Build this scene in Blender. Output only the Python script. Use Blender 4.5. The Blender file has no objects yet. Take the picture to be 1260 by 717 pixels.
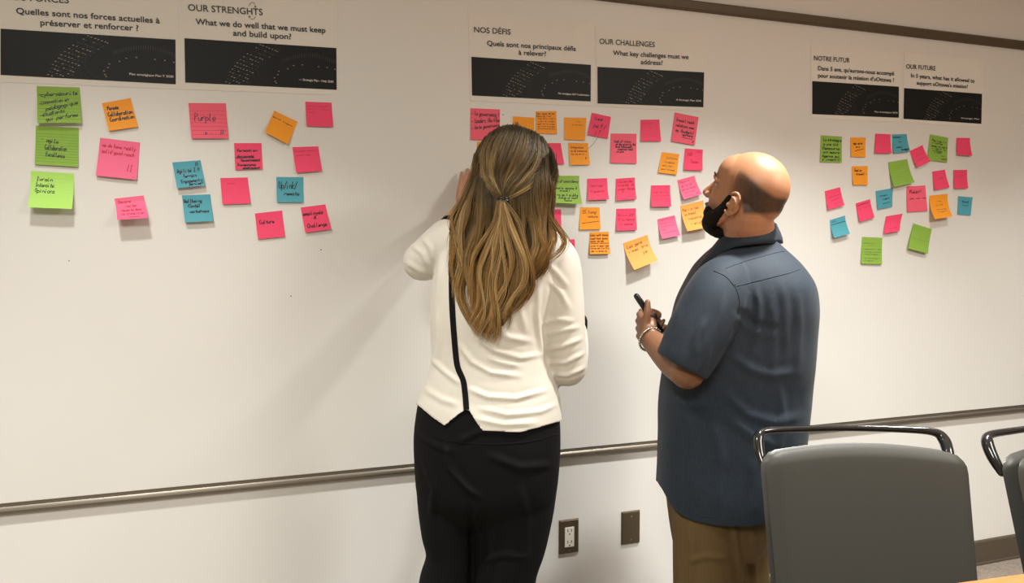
import bpy, bmesh, math, random
import numpy as np
from mathutils import Vector, Matrix
from mathutils.bvhtree import BVHTree

random.seed(7); rng = np.random.default_rng(7)
SC = bpy.context.scene
COL = SC.collection

# ------------------------------------------------------------------ camera
F = 950.0
TH = math.radians(19.6); PI_ = math.radians(3.52)
CAM = np.array([0.0, -2.3, 1.33])
FW = np.array([math.sin(TH)*math.cos(PI_), math.cos(TH)*math.cos(PI_), -math.sin(PI_)])
RT = np.array([math.cos(TH), -math.sin(TH), 0.0])
UP = np.cross(RT, FW)
HF = np.array([math.sin(TH), math.cos(TH), 0.0])       # horizontal forward
ZZ = np.array([0.0, 0.0, 1.0])
cd = bpy.data.cameras.new('camera'); cam = bpy.data.objects.new('camera', cd); COL.objects.link(cam)
cd.sensor_width = 36; cd.sensor_fit = 'HORIZONTAL'; cd.lens = 36*F/1260; cd.clip_start = .05
m = Matrix.Identity(4)
for i in range(3):
    m[i][0] = RT[i]; m[i][1] = UP[i]; m[i][2] = -FW[i]; m[i][3] = CAM[i]
cam.matrix_world = m
SC.camera = cam

# ------------------------------------------------------------------ world + lights
SC.view_settings.view_transform = 'Standard'; SC.view_settings.look = 'None'
SC.view_settings.gamma = 1; SC.view_settings.use_curve_mapping = False
SC.view_settings.exposure = 0.0
w = bpy.data.worlds.new('world'); SC.world = w; w.use_nodes = True
w.node_tree.nodes['Background'].inputs[0].default_value = (.9, .85, .8, 1)
w.node_tree.nodes['Background'].inputs[1].default_value = 0.05
ROOM = (-2.6, 4.9, -5.6, 0.0, 2.62)   # x0 x1 y0 y1 height

def area(name, loc, size, power, color, spread=180, rot=(0, 0, 0), shape='DISK'):
    l = bpy.data.lights.new(name, 'AREA'); l.shape = shape; l.size = size
    if shape == 'RECTANGLE': l.size_y = size*2
    l.energy = power; l.color = color; l.spread = math.radians(spread)
    o = bpy.data.objects.new(name, l); COL.objects.link(o); o.location = loc; o.rotation_euler = rot
    return o
WARM = (1.0, .985, .94)
CAN_POWER = 24
for x, k in ((-1.75, .58), (-.35, .70), (1.5, 1.1), (2.25, .45), (3.5, .5)):
    area('downlight', (x, -.98, 2.59), .16, CAN_POWER*k, WARM, 98)
for x, y in ((-.7, -2.9), (2.4, -2.9)):  # unseen fill lamps behind the camera, added to raise the ambient light
    area('room_fill_light', (x, y, 2.58), .6, 76, (1.0, .965, .87), 180, shape='RECTANGLE')

# ------------------------------------------------------------------ pixel <-> world helpers
def ray(px, py):
    return FW*F + RT*(px-630) + UP*(358.5-py)
def W(px, py, d):
    r = ray(px, py); return CAM + r*(d/np.dot(r, HF))
def WY(px, py, y=0.0):
    r = ray(px, py); return CAM + r*((y-CAM[1])/r[1])
def WZ(px, py, z):
    r = ray(px, py); return CAM + r*((z-CAM[2])/r[2])
def proj(P):
    q = P-CAM
    z = q@FW
    return 630+F*(q@RT)/z, 358.5-F*(q@UP)/z, q@HF

# ------------------------------------------------------------------ materials
def mat(name, color, rough=.6, metal=0, spec=.5, bump=None, noise=None, sheen=0, attr=None, coat=0, sss=0, aniso=0):
    m = bpy.data.materials.new(name); m.use_nodes = True
    nt = m.node_tree; b = nt.nodes['Principled BSDF']
    b.inputs['Base Color'].default_value = (*color, 1)
    b.inputs['Roughness'].default_value = rough; b.inputs['Metallic'].default_value = metal
    b.inputs['Specular IOR Level'].default_value = spec
    if sheen: b.inputs['Sheen Weight'].default_value = sheen
    if coat: b.inputs['Coat Weight'].default_value = coat; b.inputs['Coat Roughness'].default_value = .15
    if sss:
        b.inputs['Subsurface Weight'].default_value = sss
        b.inputs['Subsurface Radius'].default_value = (.01, .004, .002); b.inputs['Subsurface Scale'].default_value = 1
    if aniso: b.inputs['Anisotropic'].default_value = aniso
    tc = nt.nodes.new('ShaderNodeTexCoord')
    src = None
    if attr:
        a = nt.nodes.new('ShaderNodeAttribute'); a.attribute_name = attr
        src = a.outputs['Color']; nt.links.new(src, b.inputs['Base Color'])
    if noise:      # (scale, color2, detail, stretch)
        n = nt.nodes.new('ShaderNodeTexNoise'); n.inputs['Scale'].default_value = noise[0]; n.inputs['Detail'].default_value = noise[2]
        mp = nt.nodes.new('ShaderNodeMapping'); mp.inputs['Scale'].default_value = noise[3]
        nt.links.new(tc.outputs['Object'], mp.inputs[0]); nt.links.new(mp.outputs[0], n.inputs['Vector'])
        mx = nt.nodes.new('ShaderNodeMix'); mx.data_type = 'RGBA'
        if src: nt.links.new(src, mx.inputs[6])
        else: mx.inputs[6].default_value = (*color, 1)
        if len(noise) > 4 and noise[4] == 'mul': mx.blend_type = 'MULTIPLY'
        mx.inputs[7].default_value = (*noise[1], 1)
        rp = nt.nodes.new('ShaderNodeMapRange'); rp.inputs[1].default_value = .35; rp.inputs[2].default_value = .68
        nt.links.new(n.outputs['Fac'], rp.inputs[0]); nt.links.new(rp.outputs[0], mx.inputs[0])
        nt.links.new(mx.outputs[2], b.inputs['Base Color'])
    if bump:       # (scale, strength, distance, stretch)
        n = nt.nodes.new('ShaderNodeTexNoise'); n.inputs['Scale'].default_value = bump[0]; n.inputs['Detail'].default_value = 4
        mp = nt.nodes.new('ShaderNodeMapping'); mp.inputs['Scale'].default_value = bump[3] if len(bump) > 3 else (1, 1, 1)
        nt.links.new(tc.outputs['Object'], mp.inputs[0]); nt.links.new(mp.outputs[0], n.inputs['Vector'])
        bp = nt.nodes.new('ShaderNodeBump'); bp.inputs['Strength'].default_value = bump[1]; bp.inputs['Distance'].default_value = bump[2]
        nt.links.new(n.outputs['Fac'], bp.inputs['Height']); nt.links.new(bp.outputs[0], b.inputs['Normal'])
    return m
one = (1, 1, 1)
M = dict(
 wall=mat('wall_paint', (.75, .74, .715), .75, spec=.2, bump=(180, .12, .002)),
 sidewall=mat('taupe_wall_paint', (.30, .26, .21), .8, spec=.2),
 soffit=mat('upper_wall_paint', (.60, .57, .50), .8, spec=.2, bump=(180, .12, .002)),
 ceil=mat('ceiling_tile', (.80, .76, .68), .9, bump=(60, .3, .003)),
 board=mat('whiteboard_surface', (.74, .728, .695), .42, spec=.35, noise=(1.3, (.72, .708, .675), 3, one)),
 metal=mat('brushed_bronze_metal', (.21, .185, .15), .42, metal=.8, bump=(300, .1, .001, (.02, 1, 1))),
 rail=mat('dark_brown_rail', (.10, .075, .045), .5, metal=.2),
 base=mat('baseboard_vinyl', (.085, .065, .045), .6),
 floor=mat('carpet', (.30, .25, .20), .95, noise=(90, (.20, .17, .135), 6, one), bump=(400, .6, .004)),
 paper=mat('poster_paper', (.76, .735, .68), .6, spec=.3, bump=(9, .2, .004)),
 banner=mat('poster_banner_print', (.008, .009, .010), .5, spec=.25),
 textink=mat('printed_black_ink', (.02, .018, .016), .5),
 dotink=mat('banner_print_light', (.30, .25, .18), .5),
 dimink=mat('banner_print_dim', (.04, .038, .036), .5),
 whiteprint=mat('banner_caption_print', (.62, .58, .52), .5),
 plate=mat('bronze_wall_plate', (.11, .085, .052), .38, metal=.5),
 recept=mat('white_receptacle', (.80, .77, .70), .35),
 slot=mat('socket_slot', (.02, .018, .015), .6),
 green=mat('green_note_paper', (.27, .46, .07), .6, spec=.25, noise=(30, (.25, .44, .065), 2, one)),
 lime=mat('lime_note_paper', (.42, .73, .15), .6, spec=.25),
 pink=mat('hot_pink_note_paper', (.88, .070, .17), .55, spec=.25),
 coral=mat('rose_pink_note_paper', (.88, .125, .20), .55, spec=.25),
 rose=mat('soft_pink_note_paper', (.88, .15, .29), .55, spec=.25),
 orange=mat('orange_note_paper', (.90, .34, .025), .55, spec=.25),
 peach=mat('light_orange_note_paper', (.90, .40, .09), .55, spec=.25),
 blue=mat('blue_note_paper', (.085, .36, .45), .6, spec=.25),
 black=mat('black_ink', (.012, .012, .015), .5),
 red=mat('red_ink', (.55, .01, .03), .5),
 brown=mat('brown_ink', (.30, .07, .008), .5),
 grey=mat('pencil_grey_ink', (.16, .12, .09), .6),
 faint=mat('faint_pink_ink', (.50, .03, .09), .6),
 gline=mat('ruled_line_ink', (.14, .33, .03), .6),
 pline=mat('ruled_line_pink_ink', (.62, .06, .12), .6),
 skin_m=mat('skin_tan', (.45, .22, .12), .42, spec=.45, attr='tone', sss=.12, bump=(350, .12, .001)),
 skin_w=mat('skin_fair', (.52, .28, .17), .5, spec=.4, sss=.12, bump=(350, .12, .001)),
 beard=mat('black_beard', (.012, .009, .007), .85, spec=.2, bump=(260, 1.0, .006)),
 blouse=mat('cream_satin_fabric', (.66, .63, .555), .45, spec=.35, sheen=.1, bump=(700, .15, .0006)),
 trim=mat('black_trim_fabric', (.004, .004, .0045), .9, spec=.2),
 slacks=mat('black_trouser_fabric', (.0045, .0047, .005), .9, spec=.15, bump=(500, .2, .0008)),
 denim=mat('blue_grey_shirt_fabric', (.023, .034, .050), .72, spec=.28, sheen=.05, noise=(420, (.016, .025, .038), 3, (1, 1, .25)), bump=(600, .25, .0008)),
 seam=mat('dark_stitching', (.022, .032, .046), .8),
 khaki=mat('khaki_twill', (.125, .080, .032), .8, spec=.25, bump=(500, .25, .0008)),
 shoe=mat('dark_leather', (.03, .022, .018), .4),
 hair=mat('blond_brown_hair', (.2, .12, .05), .5, spec=.3, attr='tone'),
 hairbase=mat('hair_under_layer', (.075, .048, .022), .6, spec=.3, bump=(60, .8, .01, (1, 1, .1))),
 elastic=mat('black_hair_elastic', (.006, .006, .006), .35),
 silver=mat('silver_links', (.55, .52, .45), .25, metal=1),
 marker=mat('black_marker_plastic', (.01, .01, .011), .3),
 markertip=mat('marker_cap_grey', (.35, .35, .36), .4),
 eye=mat('eye_white', (.42, .36, .30), .2), iris=mat('dark_iris', (.03, .015, .008), .2),
 chairpad=mat('grey_upholstery', (.036, .035, .029), .5, spec=.35, bump=(900, .12, .0006)),
 chairshell=mat('dark_grey_plastic', (.045, .044, .040), .42),
 chairgloss=mat('black_gloss_plastic', (.012, .012, .012), .12, spec=.6, coat=.5),
 chrome=mat('polished_metal', (.5, .5, .5), .2, metal=1),
 wood=mat('orange_oak_veneer', (.56, .22, .075), .3, noise=(14, (.44, .155, .048), 6, (.4, 6, 6)), coat=.3),
 tableleg=mat('dark_table_base', (.03, .028, .026), .5),
 glasses=mat('dark_glasses_frame', (.015, .012, .01), .3),
)

# ------------------------------------------------------------------ object helpers
def tag(o, label=None, cat=None, group=None, kind=None):
    if label: o['label'] = label
    if cat: o['category'] = cat
    if group: o['group'] = group
    if kind: o['kind'] = kind
    return o
def empty(name, loc, rz=0):
    o = bpy.data.objects.new(name, None); COL.objects.link(o); o.location = tuple(loc); o.rotation_euler[2] = rz
    o.empty_display_size = .05
    return o
def root_loc(o):
    v = np.zeros(3)
    while o is not None:
        v += np.array(o.location); o = o.parent
    return v
def obj(name, verts, faces, m, parent=None, origin=None, smooth=False, local=False, mats=None, midx=None):
    """verts in world space (or in the parent's own space with local=True)."""
    V = np.array([tuple(v) for v in verts], dtype=float) if not isinstance(verts, np.ndarray) else verts.astype(float)
    if origin is None: origin = (V.min(0)+V.max(0))/2 if len(V) else np.zeros(3)
    origin = np.array(origin, float)
    me = bpy.data.meshes.new(name)
    me.from_pydata((V-origin).tolist(), [], [tuple(int(i) for i in f) for f in faces])
    me.validate(); me.materials.append(m)
    if mats:
        for q in mats: me.materials.append(q)
        me.polygons.foreach_set('material_index', midx)
    if smooth: me.polygons.foreach_set('use_smooth', [True]*len(me.polygons))
    me.update()
    o = bpy.data.objects.new(name, me); COL.objects.link(o)
    if parent is not None:
        o.parent = parent
        o.location = tuple(origin if local else origin-root_loc(parent))
    else: o.location = tuple(origin)
    return o
def struct(name, verts, faces, m):
    return tag(obj(name, verts, faces, m), kind='structure')
def boxv(x0, x1, y0, y1, z0, z1):
    v = [(x, y, z) for x in (x0, x1) for y in (y0, y1) for z in (z0, z1)]
    f = [(0, 1, 3, 2), (4, 6, 7, 5), (0, 4, 5, 1), (2, 3, 7, 6), (0, 2, 6, 4), (1, 5, 7, 3)]
    return v, f
def bev(o, wdt=.002, seg=2, ang=35):
    b = o.modifiers.new('bevel', 'BEVEL'); b.width = wdt; b.segments = seg; b.limit_method = 'ANGLE'; b.angle_limit = math.radians(ang)
    return o
class MB:
    def __init__(s): s.v = []; s.f = []
    def add(s, v, f):
        n = len(s.v); s.v += [tuple(p) for p in v]; s.f += [tuple(i+n for i in q) for q in f]; return s
    def box(s, *a): return s.add(*boxv(*a))
def loft(rings, cap=True):
    n = len(rings[0]); v = [p for r in rings for p in r]; f = []
    for k in range(len(rings)-1):
        for i in range(n):
            j = (i+1) % n
            f.append((k*n+i, k*n+j, (k+1)*n+j, (k+1)*n+i))
    if cap:
        f.append(tuple(range(n))[::-1]); f.append(tuple(range((len(rings)-1)*n, len(rings)*n)))
    return v, f
def catmull(P, k):
    P = np.array(P, float); out = []
    Q = np.vstack([2*P[0]-P[1], P, 2*P[-1]-P[-2]])
    for i in range(1, len(Q)-2):
        for t in np.linspace(0, 1, k, endpoint=False):
            a, b, c, d = Q[i-1], Q[i], Q[i+1], Q[i+2]
            out.append(.5*((2*b)+(c-a)*t+(2*a-5*b+4*c-d)*t*t+(3*b-3*c+d-a)*t**3))
    out.append(Q[-2]); return np.array(out)
def tube(pts, rad, n=14, k=5, ends=True, flat=None):
    """smooth tapered tube along pts; rad per point; hemispherical ends."""
    pts = np.array([np.array(p, float) for p in pts]); rad = np.array(rad, float) if np.ndim(rad) else np.full(len(pts), float(rad))
    C = catmull(np.hstack([pts, rad[:, None]]), k) if k > 1 else np.hstack([pts, rad[:, None]])
    P, R = C[:, :3], np.maximum(C[:, 3], 1e-4)
    if ends == 'start':
        t0 = P[0]-P[1]; t0 /= np.linalg.norm(t0); pre = [(P[0]+t0*R[0]*s, R[0]*c) for s, c in ((.97, .22), (.8, .6), (.45, .89))]
        P = np.vstack([[a for a, b in pre], P]); R = np.concatenate([[b for a, b in pre], R])
    elif ends:
        t0 = P[0]-P[1]; t0 /= np.linalg.norm(t0); t1 = P[-1]-P[-2]; t1 /= np.linalg.norm(t1)
        pre = [(P[0]+t0*R[0]*s, R[0]*c) for s, c in ((.97, .22), (.8, .6), (.45, .89))]
        post = [(P[-1]+t1*R[-1]*s, R[-1]*c) for s, c in ((.45, .89), (.8, .6), (.97, .22))]
        P = np.vstack([[a for a, b in pre], P, [a for a, b in post]]); R = np.concatenate([[b for a, b in pre], R, [b for a, b in post]])
    T = np.gradient(P, axis=0); T /= np.linalg.norm(T, axis=1)[:, None]+1e-12
    u = np.cross(T[0], [0.3, .1, 1]); u /= np.linalg.norm(u); rings = []
    for i in range(len(P)):
        u = u-T[i]*np.dot(u, T[i]); u /= np.linalg.norm(u); v = np.cross(T[i], u)
        a = np.linspace(0, 2*math.pi, n, endpoint=False)
        off = R[i]*(np.cos(a)[:, None]*u+np.sin(a)[:, None]*v)
        if flat is not None:
            ax = np.array(flat[0], float); off = off-np.outer(off@ax, ax)*(1-flat[1])
        rings.append(P[i]+off)
    return loft(rings)
def ellip(c, r, A=None, n=20, mm=12):
    v = []; c = np.array(c, float); A = np.eye(3) if A is None else A
    for i in range(1, mm):
        for j in range(n):
            t = math.pi*i/mm; p = 2*math.pi*j/n
            v.append(c+A@np.array([r[0]*math.sin(t)*math.cos(p), r[1]*math.sin(t)*math.sin(p), r[2]*math.cos(t)]))
    f = [(i*n+j, i*n+(j+1) % n, (i+1)*n+(j+1) % n, (i+1)*n+j)[::-1] for i in range(mm-2) for j in range(n)]
    v.append(c+A@np.array([0, 0, r[2]])); v.append(c-A@np.array([0, 0, r[2]])); a = len(v)-2
    f += [(a, j, (j+1) % n)for j in range(n)] + [(a+1, (mm-2)*n+(j+1) % n, (mm-2)*n+j) for j in range(n)]
    return v, f
def rings_body(rows, n=40, e=2.3, scale=1.0, yaw=0.0):
    """rows: (py, xl, xr, d, half_depth) -> horizontal super-ellipse rings"""
    R = np.array(rows, float)
    C = catmull(R, 4); out = []
    for py, xl, xr, d, b in C:
        c = W((xl+xr)/2, py, d); a = abs(xr-xl)/2*d/F*scale; b = max(b*scale, .004)
        ring = []
        for t in np.linspace(0, 2*math.pi, n, endpoint=False):
            ct, st = math.cos(t), math.sin(t)
            x = a*math.copysign(abs(ct)**(2/e), ct); y = b*math.copysign(abs(st)**(2/e), st)
            ring.append(c+RT*x+HF*y)
        out.append(ring)
    return loft(out)
def fuse(parts, voxel, smooth=4):
    mb = MB()
    for v, f in parts: mb.add(v, f)
    me = bpy.data.meshes.new('tmp'); me.from_pydata(mb.v, [], mb.f); me.update()
    bm = bmesh.new(); bm.from_mesh(me); bmesh.ops.recalc_face_normals(bm, faces=bm.faces); bm.to_mesh(me); bm.free()
    o = bpy.data.objects.new('tmp', me); COL.objects.link(o)
    r = o.modifiers.new('r', 'REMESH'); r.mode = 'VOXEL'; r.voxel_size = voxel
    if smooth:
        s = o.modifiers.new('s', 'SMOOTH'); s.factor = .5; s.iterations = smooth
    dg = bpy.context.evaluated_depsgraph_get(); dg.update()
    e = bpy.data.meshes.new_from_object(o.evaluated_get(dg))
    V = np.zeros(len(e.vertices)*3); e.vertices.foreach_get('co', V); V = V.reshape(-1, 3)
    L = np.zeros(len(e.loops), dtype=int); e.loops.foreach_get('vertex_index', L)
    S = np.zeros(len(e.polygons), dtype=int); e.polygons.foreach_get('loop_start', S)
    T = np.zeros(len(e.polygons), dtype=int); e.polygons.foreach_get('loop_total', T)
    ok = T == 4
    Q = np.stack([L[S[ok]+i] for i in range(4)], 1)
    if (~ok).any():
        s3 = S[~ok]; Q = np.vstack([Q, np.stack([L[s3], L[s3+1], L[s3+2], L[s3+2]], 1)])
    bpy.data.objects.remove(o); bpy.data.meshes.remove(me); bpy.data.meshes.remove(e)
    return V, Q
def normals(V, Q):
    n = np.cross(V[Q[:, 2]]-V[Q[:, 0]], V[Q[:, 3]]-V[Q[:, 1]]); N = np.zeros_like(V)
    for i in range(4): np.add.at(N, Q[:, i], n)
    return N/(np.linalg.norm(N, axis=1)[:, None]+1e-12)
def lap(V, Q, it=2):
    for _ in range(it):
        A = np.zeros_like(V); c = np.zeros(len(V))
        for i in range(4):
            a, b = Q[:, i], Q[:, (i+1) % 4]
            np.add.at(A, a, V[b]); np.add.at(A, b, V[a]); np.add.at(c, a, 1); np.add.at(c, b, 1)
        V = V*.5+.5*A/np.maximum(c, 1)[:, None]
    return V
def qobj(name, V, Q, m, parent=None, origin=None, tone=None, smooth=True):
    F_ = [tuple(q) if q[2] != q[3] else tuple(q[:3]) for q in Q.tolist()]
    o = obj(name, V, F_, m, parent, origin, smooth=smooth)
    if tone is not None:
        a = o.data.color_attributes.new('tone', 'FLOAT_COLOR', 'POINT')
        a.data.foreach_set('color', np.hstack([tone, np.ones((len(tone), 1))]).astype(np.float32).ravel())
    return o
def wob(V, s, seed, n=6):
    r = np.random.default_rng(seed); o = np.zeros(len(V))
    Vw = V+.25/s*np.sin(V[:, [1, 2, 0]]*s*1.3+seed)
    for i in range(n):
        k = r.normal(size=3); k /= np.linalg.norm(k); o += np.sin(Vw@k*s*r.uniform(.7, 1.8)+r.uniform(0, 6.28))
    return o/n
def folds(V, Q, specs, amp=1.0):
    """cloth folds: (width_px, height_m, [(px,py)...]) displaced along the normals of the near surface"""
    N = normals(V, Q); px, py, d = proj(V); face = np.clip(-(N@FW)*2, 0, 1); D = np.zeros(len(V))
    for wd, h, pl in specs:
        best = np.full(len(V), 1e9); tt = np.zeros(len(V))
        L = len(pl)-1
        for k in range(L):
            ax, ay = pl[k]; bx, by = pl[k+1]; ux, uy = bx-ax, by-ay; ll = ux*ux+uy*uy
            t = np.clip(((px-ax)*ux+(py-ay)*uy)/ll, 0, 1); q = np.hypot(px-ax-t*ux, py-ay-t*uy)
            mk = q < best; best[mk] = q[mk]; tt[mk] = (k+t[mk])/L
        q = best/wd; taper = np.clip(np.sin(np.pi*np.clip(tt*.92+.04, 0, 1))*1.6, 0, 1)
        D += h*taper*(1-1.2*q*q)*np.exp(-q*q)
    return V+N*(D*face*amp)[:, None]
def cut(V, Q, fn):
    val = fn(V); keep = (val[Q] > 0).any(axis=1); Q2 = Q[keep]
    used = np.unique(Q2); bad = used[val[used] <= 0]
    for _ in range(2):
        P = V[bad]; f0 = fn(P); g = np.zeros_like(P); e = 1e-3
        for i in range(3):
            dP = P.copy(); dP[:, i] += e; g[:, i] = (fn(dP)-f0)/e
        gg = (g*g).sum(1)+1e-9; st = -(f0/gg)[:, None]*g
        ln = np.linalg.norm(st, axis=1)[:, None]; st *= np.minimum(1, .012/(ln+1e-9))
        V = V.copy(); V[bad] = P+st
    idx = np.full(len(V), -1); idx[used] = np.arange(len(used))
    return V[used], idx[Q2]
def solidify(o, t):
    s = o.modifiers.new('thickness', 'SOLIDIFY'); s.thickness = t; s.offset = -1; return o
def bvh(V, Q):
    return BVHTree.FromPolygons([tuple(v) for v in V.tolist()], [tuple(q) if q[2] != q[3] else tuple(q[:3]) for q in Q.tolist()])
def on_surf(tree, px, py, off=.001):
    r = ray(px, py); r = r/np.linalg.norm(r)
    h = tree.ray_cast(Vector(CAM), Vector(r))
    if h[0] is None: return None
    n = np.array(h[1]); 
    if n@r > 0: n = -n
    return np.array(h[0])+n*off, n
def strip(tree, pl, wpx, off=.0015, step=3):
    """ribbon of cloth lying on a surface along a polyline"""
    P = catmull([np.array(p, float) for p in pl], 10); L = []; R = []
    for i in range(len(P)):
        t = P[min(i+1, len(P)-1)]-P[max(i-1, 0)]; t = t/np.linalg.norm(t); n = np.array([-t[1], t[0]])
        a = on_surf(tree, *(P[i]+n*wpx/2), off); b = on_surf(tree, *(P[i]-n*wpx/2), off); c = on_surf(tree, *P[i], off)
        if a is None or b is None or c is None: continue
        if np.linalg.norm(a[0]-b[0]) > .03: continue
        L.append(a[0]); L.append(c[0]+c[1]*.0006); L.append(b[0])
    f = []
    for i in range(len(L)//3-1):
        f += [(3*i, 3*i+1, 3*i+4, 3*i+3), (3*i+1, 3*i+2, 3*i+5, 3*i+4)]
    return L, f
exec_order = True

# ================================================================== ROOM SHELL
x0, x1, y0, y1, H = ROOM
BOT, TOP = .655, 2.113
struct('floor', *boxv(x0-.1, x1+.1, y0-.1, .1, -.1, 0), M['floor'])
struct('ceiling', *boxv(x0-.1, x1+.1, y0-.1, .1, H, H+.1), M['ceil'])
struct('wall_back', *boxv(x0-.1, x1+.1, .006, .106, 0, H), M['wall'])
struct('wall_left', *boxv(x0-.1, x0, y0, .006, 0, H), M['sidewall'])
struct('wall_right', *boxv(x1, x1+.1, y0, .006, 0, H), M['sidewall'])
struct('wall_front', *boxv(x0-.1, x1+.1, y0-.1, y0, 0, H), M['sidewall'])
# profiled vinyl baseboard along the whiteboard wall
pf = [(.006, 0), (-.007, 0), (-.007, .006), (-.004, .012), (-.004, .096), (-.001, .102), (.006, .103)]
bb = loft([[(x, y, z) for y, z in pf] for x in (x0, x1)])
struct('baseboard_back', *bb, M['base'])

# ================================================================== WHITEBOARD
wb = tag(empty('whiteboard', (1.15, 0, BOT)), 'long cream whiteboard covering the wall, between the dark top rail and the metal tray', 'whiteboard')
BX0, BX1 = x0+.05, x1-.05
obj('writing_panel', *boxv(BX0, BX1, 0, .006, BOT, TOP), M['board'], wb)
rl = obj('top_rail', *loft([[(x, y, z) for y, z in ((.006, TOP), (-.010, TOP), (-.013, TOP+.006), (-.013, TOP+.028), (-.008, TOP+.034), (.006, TOP+.034))] for x in (BX0, BX1)]), M['rail'], wb)
rl['label'] = 'dark brown rail along the top edge'
trp = [(.006, .003), (-.003, .002), (-.003, -.002), (-.007, -.0025), (-.007, -.006), (-.009, -.0085), (-.012, -.011), (-.0135, -.016), (-.0125, -.021), (-.009, -.025), (-.004, -.027), (.006, -.027)]
tr = obj('marker_tray', *loft([[(x, y, BOT+z) for y, z in trp] for x in (BX0, BX1)]), M['metal'], wb)
tr['label'] = 'slim brushed metal rail along the bottom edge'
# small stray marks on the board
def ribbon3(pts, wd, y=-.0006):
    P = [np.array(p) for p in pts]; v = []; f = []
    for i, p in enumerate(P):
        t = P[min(i+1, len(P)-1)]-P[max(i-1, 0)]; t /= np.linalg.norm(t)+1e-9; n = np.array([-t[2], 0, t[0]])
        v += [p+n*wd/2, p-n*wd/2]
    for i in range(len(P)-1): f.append((2*i, 2*i+1, 2*i+3, 2*i+2))
    return v, f
mk = MB()
mk.add(*ribbon3([WY(x, y, -.0005) for x, y in ((724, 183), (730, 177), (735, 170), (736, 168))], .0012))
for x, y in ((85, 320.5), (358, 364), (619, 141), (395, 307)):
    mk.add(*ribbon3([WY(x-.8, y, -.0005), WY(x+.8, y+.3, -.0005)], .003))
tag(obj('stray_ink_marks', mk.v, mk.f, M['grey'], wb), kind='stuff')

# ================================================================== OUTLETS
def quadpts(q, y=0.0): return [WY(a, b, y) for a, b in q]
def wall_box(px0, py0, px1, py1, ya, yb):
    a = WY(px0, py0); b = WY(px1, py1)
    return boxv(a[0], b[0], yb, ya, b[2], a[2])
def plate_mesh(cx, cz, w_, h_, dep):
    r = [[(cx+sx*(w_/2-i), y, cz+sz*(h_/2-i)) for sx, sz in ((-1, -1), (1, -1), (1, 1), (-1, 1))] for y, i in ((.006, 0), (.003, 0), (.006-dep, .003))]
    return loft(r)
cA = (WY(689, 661)+WY(712, 659))/2; cB = (WY(765.5, 650)+WY(787.5, 648))/2
o1 = empty('wall_outlet', (cA[0], .006, cA[2])); tag(o1, 'dark bronze wall outlet plate with a white double receptacle, low beside the woman', 'outlet')
obj('cover_plate', *plate_mesh(cA[0], cA[2], .070, .114, .0075), M['plate'], o1)
rc = bev(obj('receptacle', *boxv(cA[0]-.0175, cA[0]+.0165, -.0035, .003, cA[2]-.034, cA[2]+.033), M['recept'], o1), .001)
for s in (1, -1):
    z = cA[2]+s*.019
    for dx in (-.007, .006): obj('socket_slot', *boxv(cA[0]+dx-.0012, cA[0]+dx+.0012, -.0042, -.003, z-.0045+.003, z+.0045+.003), M['slot'], rc)
    v, f = ellip((cA[0]-.0005, -.0036, z-.009), (.0026, .0008, .0026), n=12, mm=6); obj('ground_hole', v, f, M['slot'], rc)
for s in (1, -1):
    v, f = ellip((cA[0]-.0005, -.0016, cA[2]+s*.048), (.0028, .0008, .0028), n=12, mm=6); obj('screw', v, f, M['metal'], o1)
o2 = empty('blank_wall_plate', (cB[0], .006, cB[2])); tag(o2, 'blank dark bronze wall plate, low between the woman and the man', 'wall plate')
obj('cover_plate', *plate_mesh(cB[0], cB[2], .070, .114, .0075), M['plate'], o2)
for s in (1, -1):
    v, f = ellip((cB[0], -.0016, cB[2]+s*.040), (.0028, .0008, .0028), n=12, mm=6); obj('screw', v, f, M['silver'], o2)

# ================================================================== POSTERS
def text_mesh(s):
    c = bpy.data.curves.new('t', 'FONT'); c.body = s; c.resolution_u = 3
    o = bpy.data.objects.new('t', c); COL.objects.link(o)
    dg = bpy.context.evaluated_depsgraph_get(); me = bpy.data.meshes.new_from_object(o.evaluated_get(dg))
    V = np.array([v.co[:] for v in me.vertices]); Fs = [tuple(p.vertices) for p in me.polygons]
    bpy.data.objects.remove(o); bpy.data.curves.remove(c); bpy.data.meshes.remove(me)
    return V, Fs
BOLD = .0
def print_text(s, a, b, cap, m, parent, y, name='lettering', bold=0):
    """flat printed text; a,b: baseline ends; cap: cap height"""
    V, Fs = text_mesh(s)
    A = WY(*a, y); B = WY(*b, y); L = np.linalg.norm(B-A); ex = (B-A)/L; ez = np.array([-ex[2], 0, ex[0]])
    hgt = cap*np.linalg.norm(WY(a[0], a[1]-1, y)-A)
    xmn, xmx = V[:, 0].min(), V[:, 0].max()
    P0 = A+np.outer((V[:, 0]-xmn)/(xmx-xmn)*L, ex)+np.outer(V[:, 1]/.729*hgt, ez)
    mb = MB(); mb.add(P0, Fs)
    if bold:
        for dx, dz, dy in ((bold, 0, -.00005), (0, bold, -.0001), (bold, bold, -.00015)):
            mb.add(P0+ex*dx+ez*dz+np.array([0, dy, 0]), Fs)
    return obj(name, mb.v, mb.f, m, parent)
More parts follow.
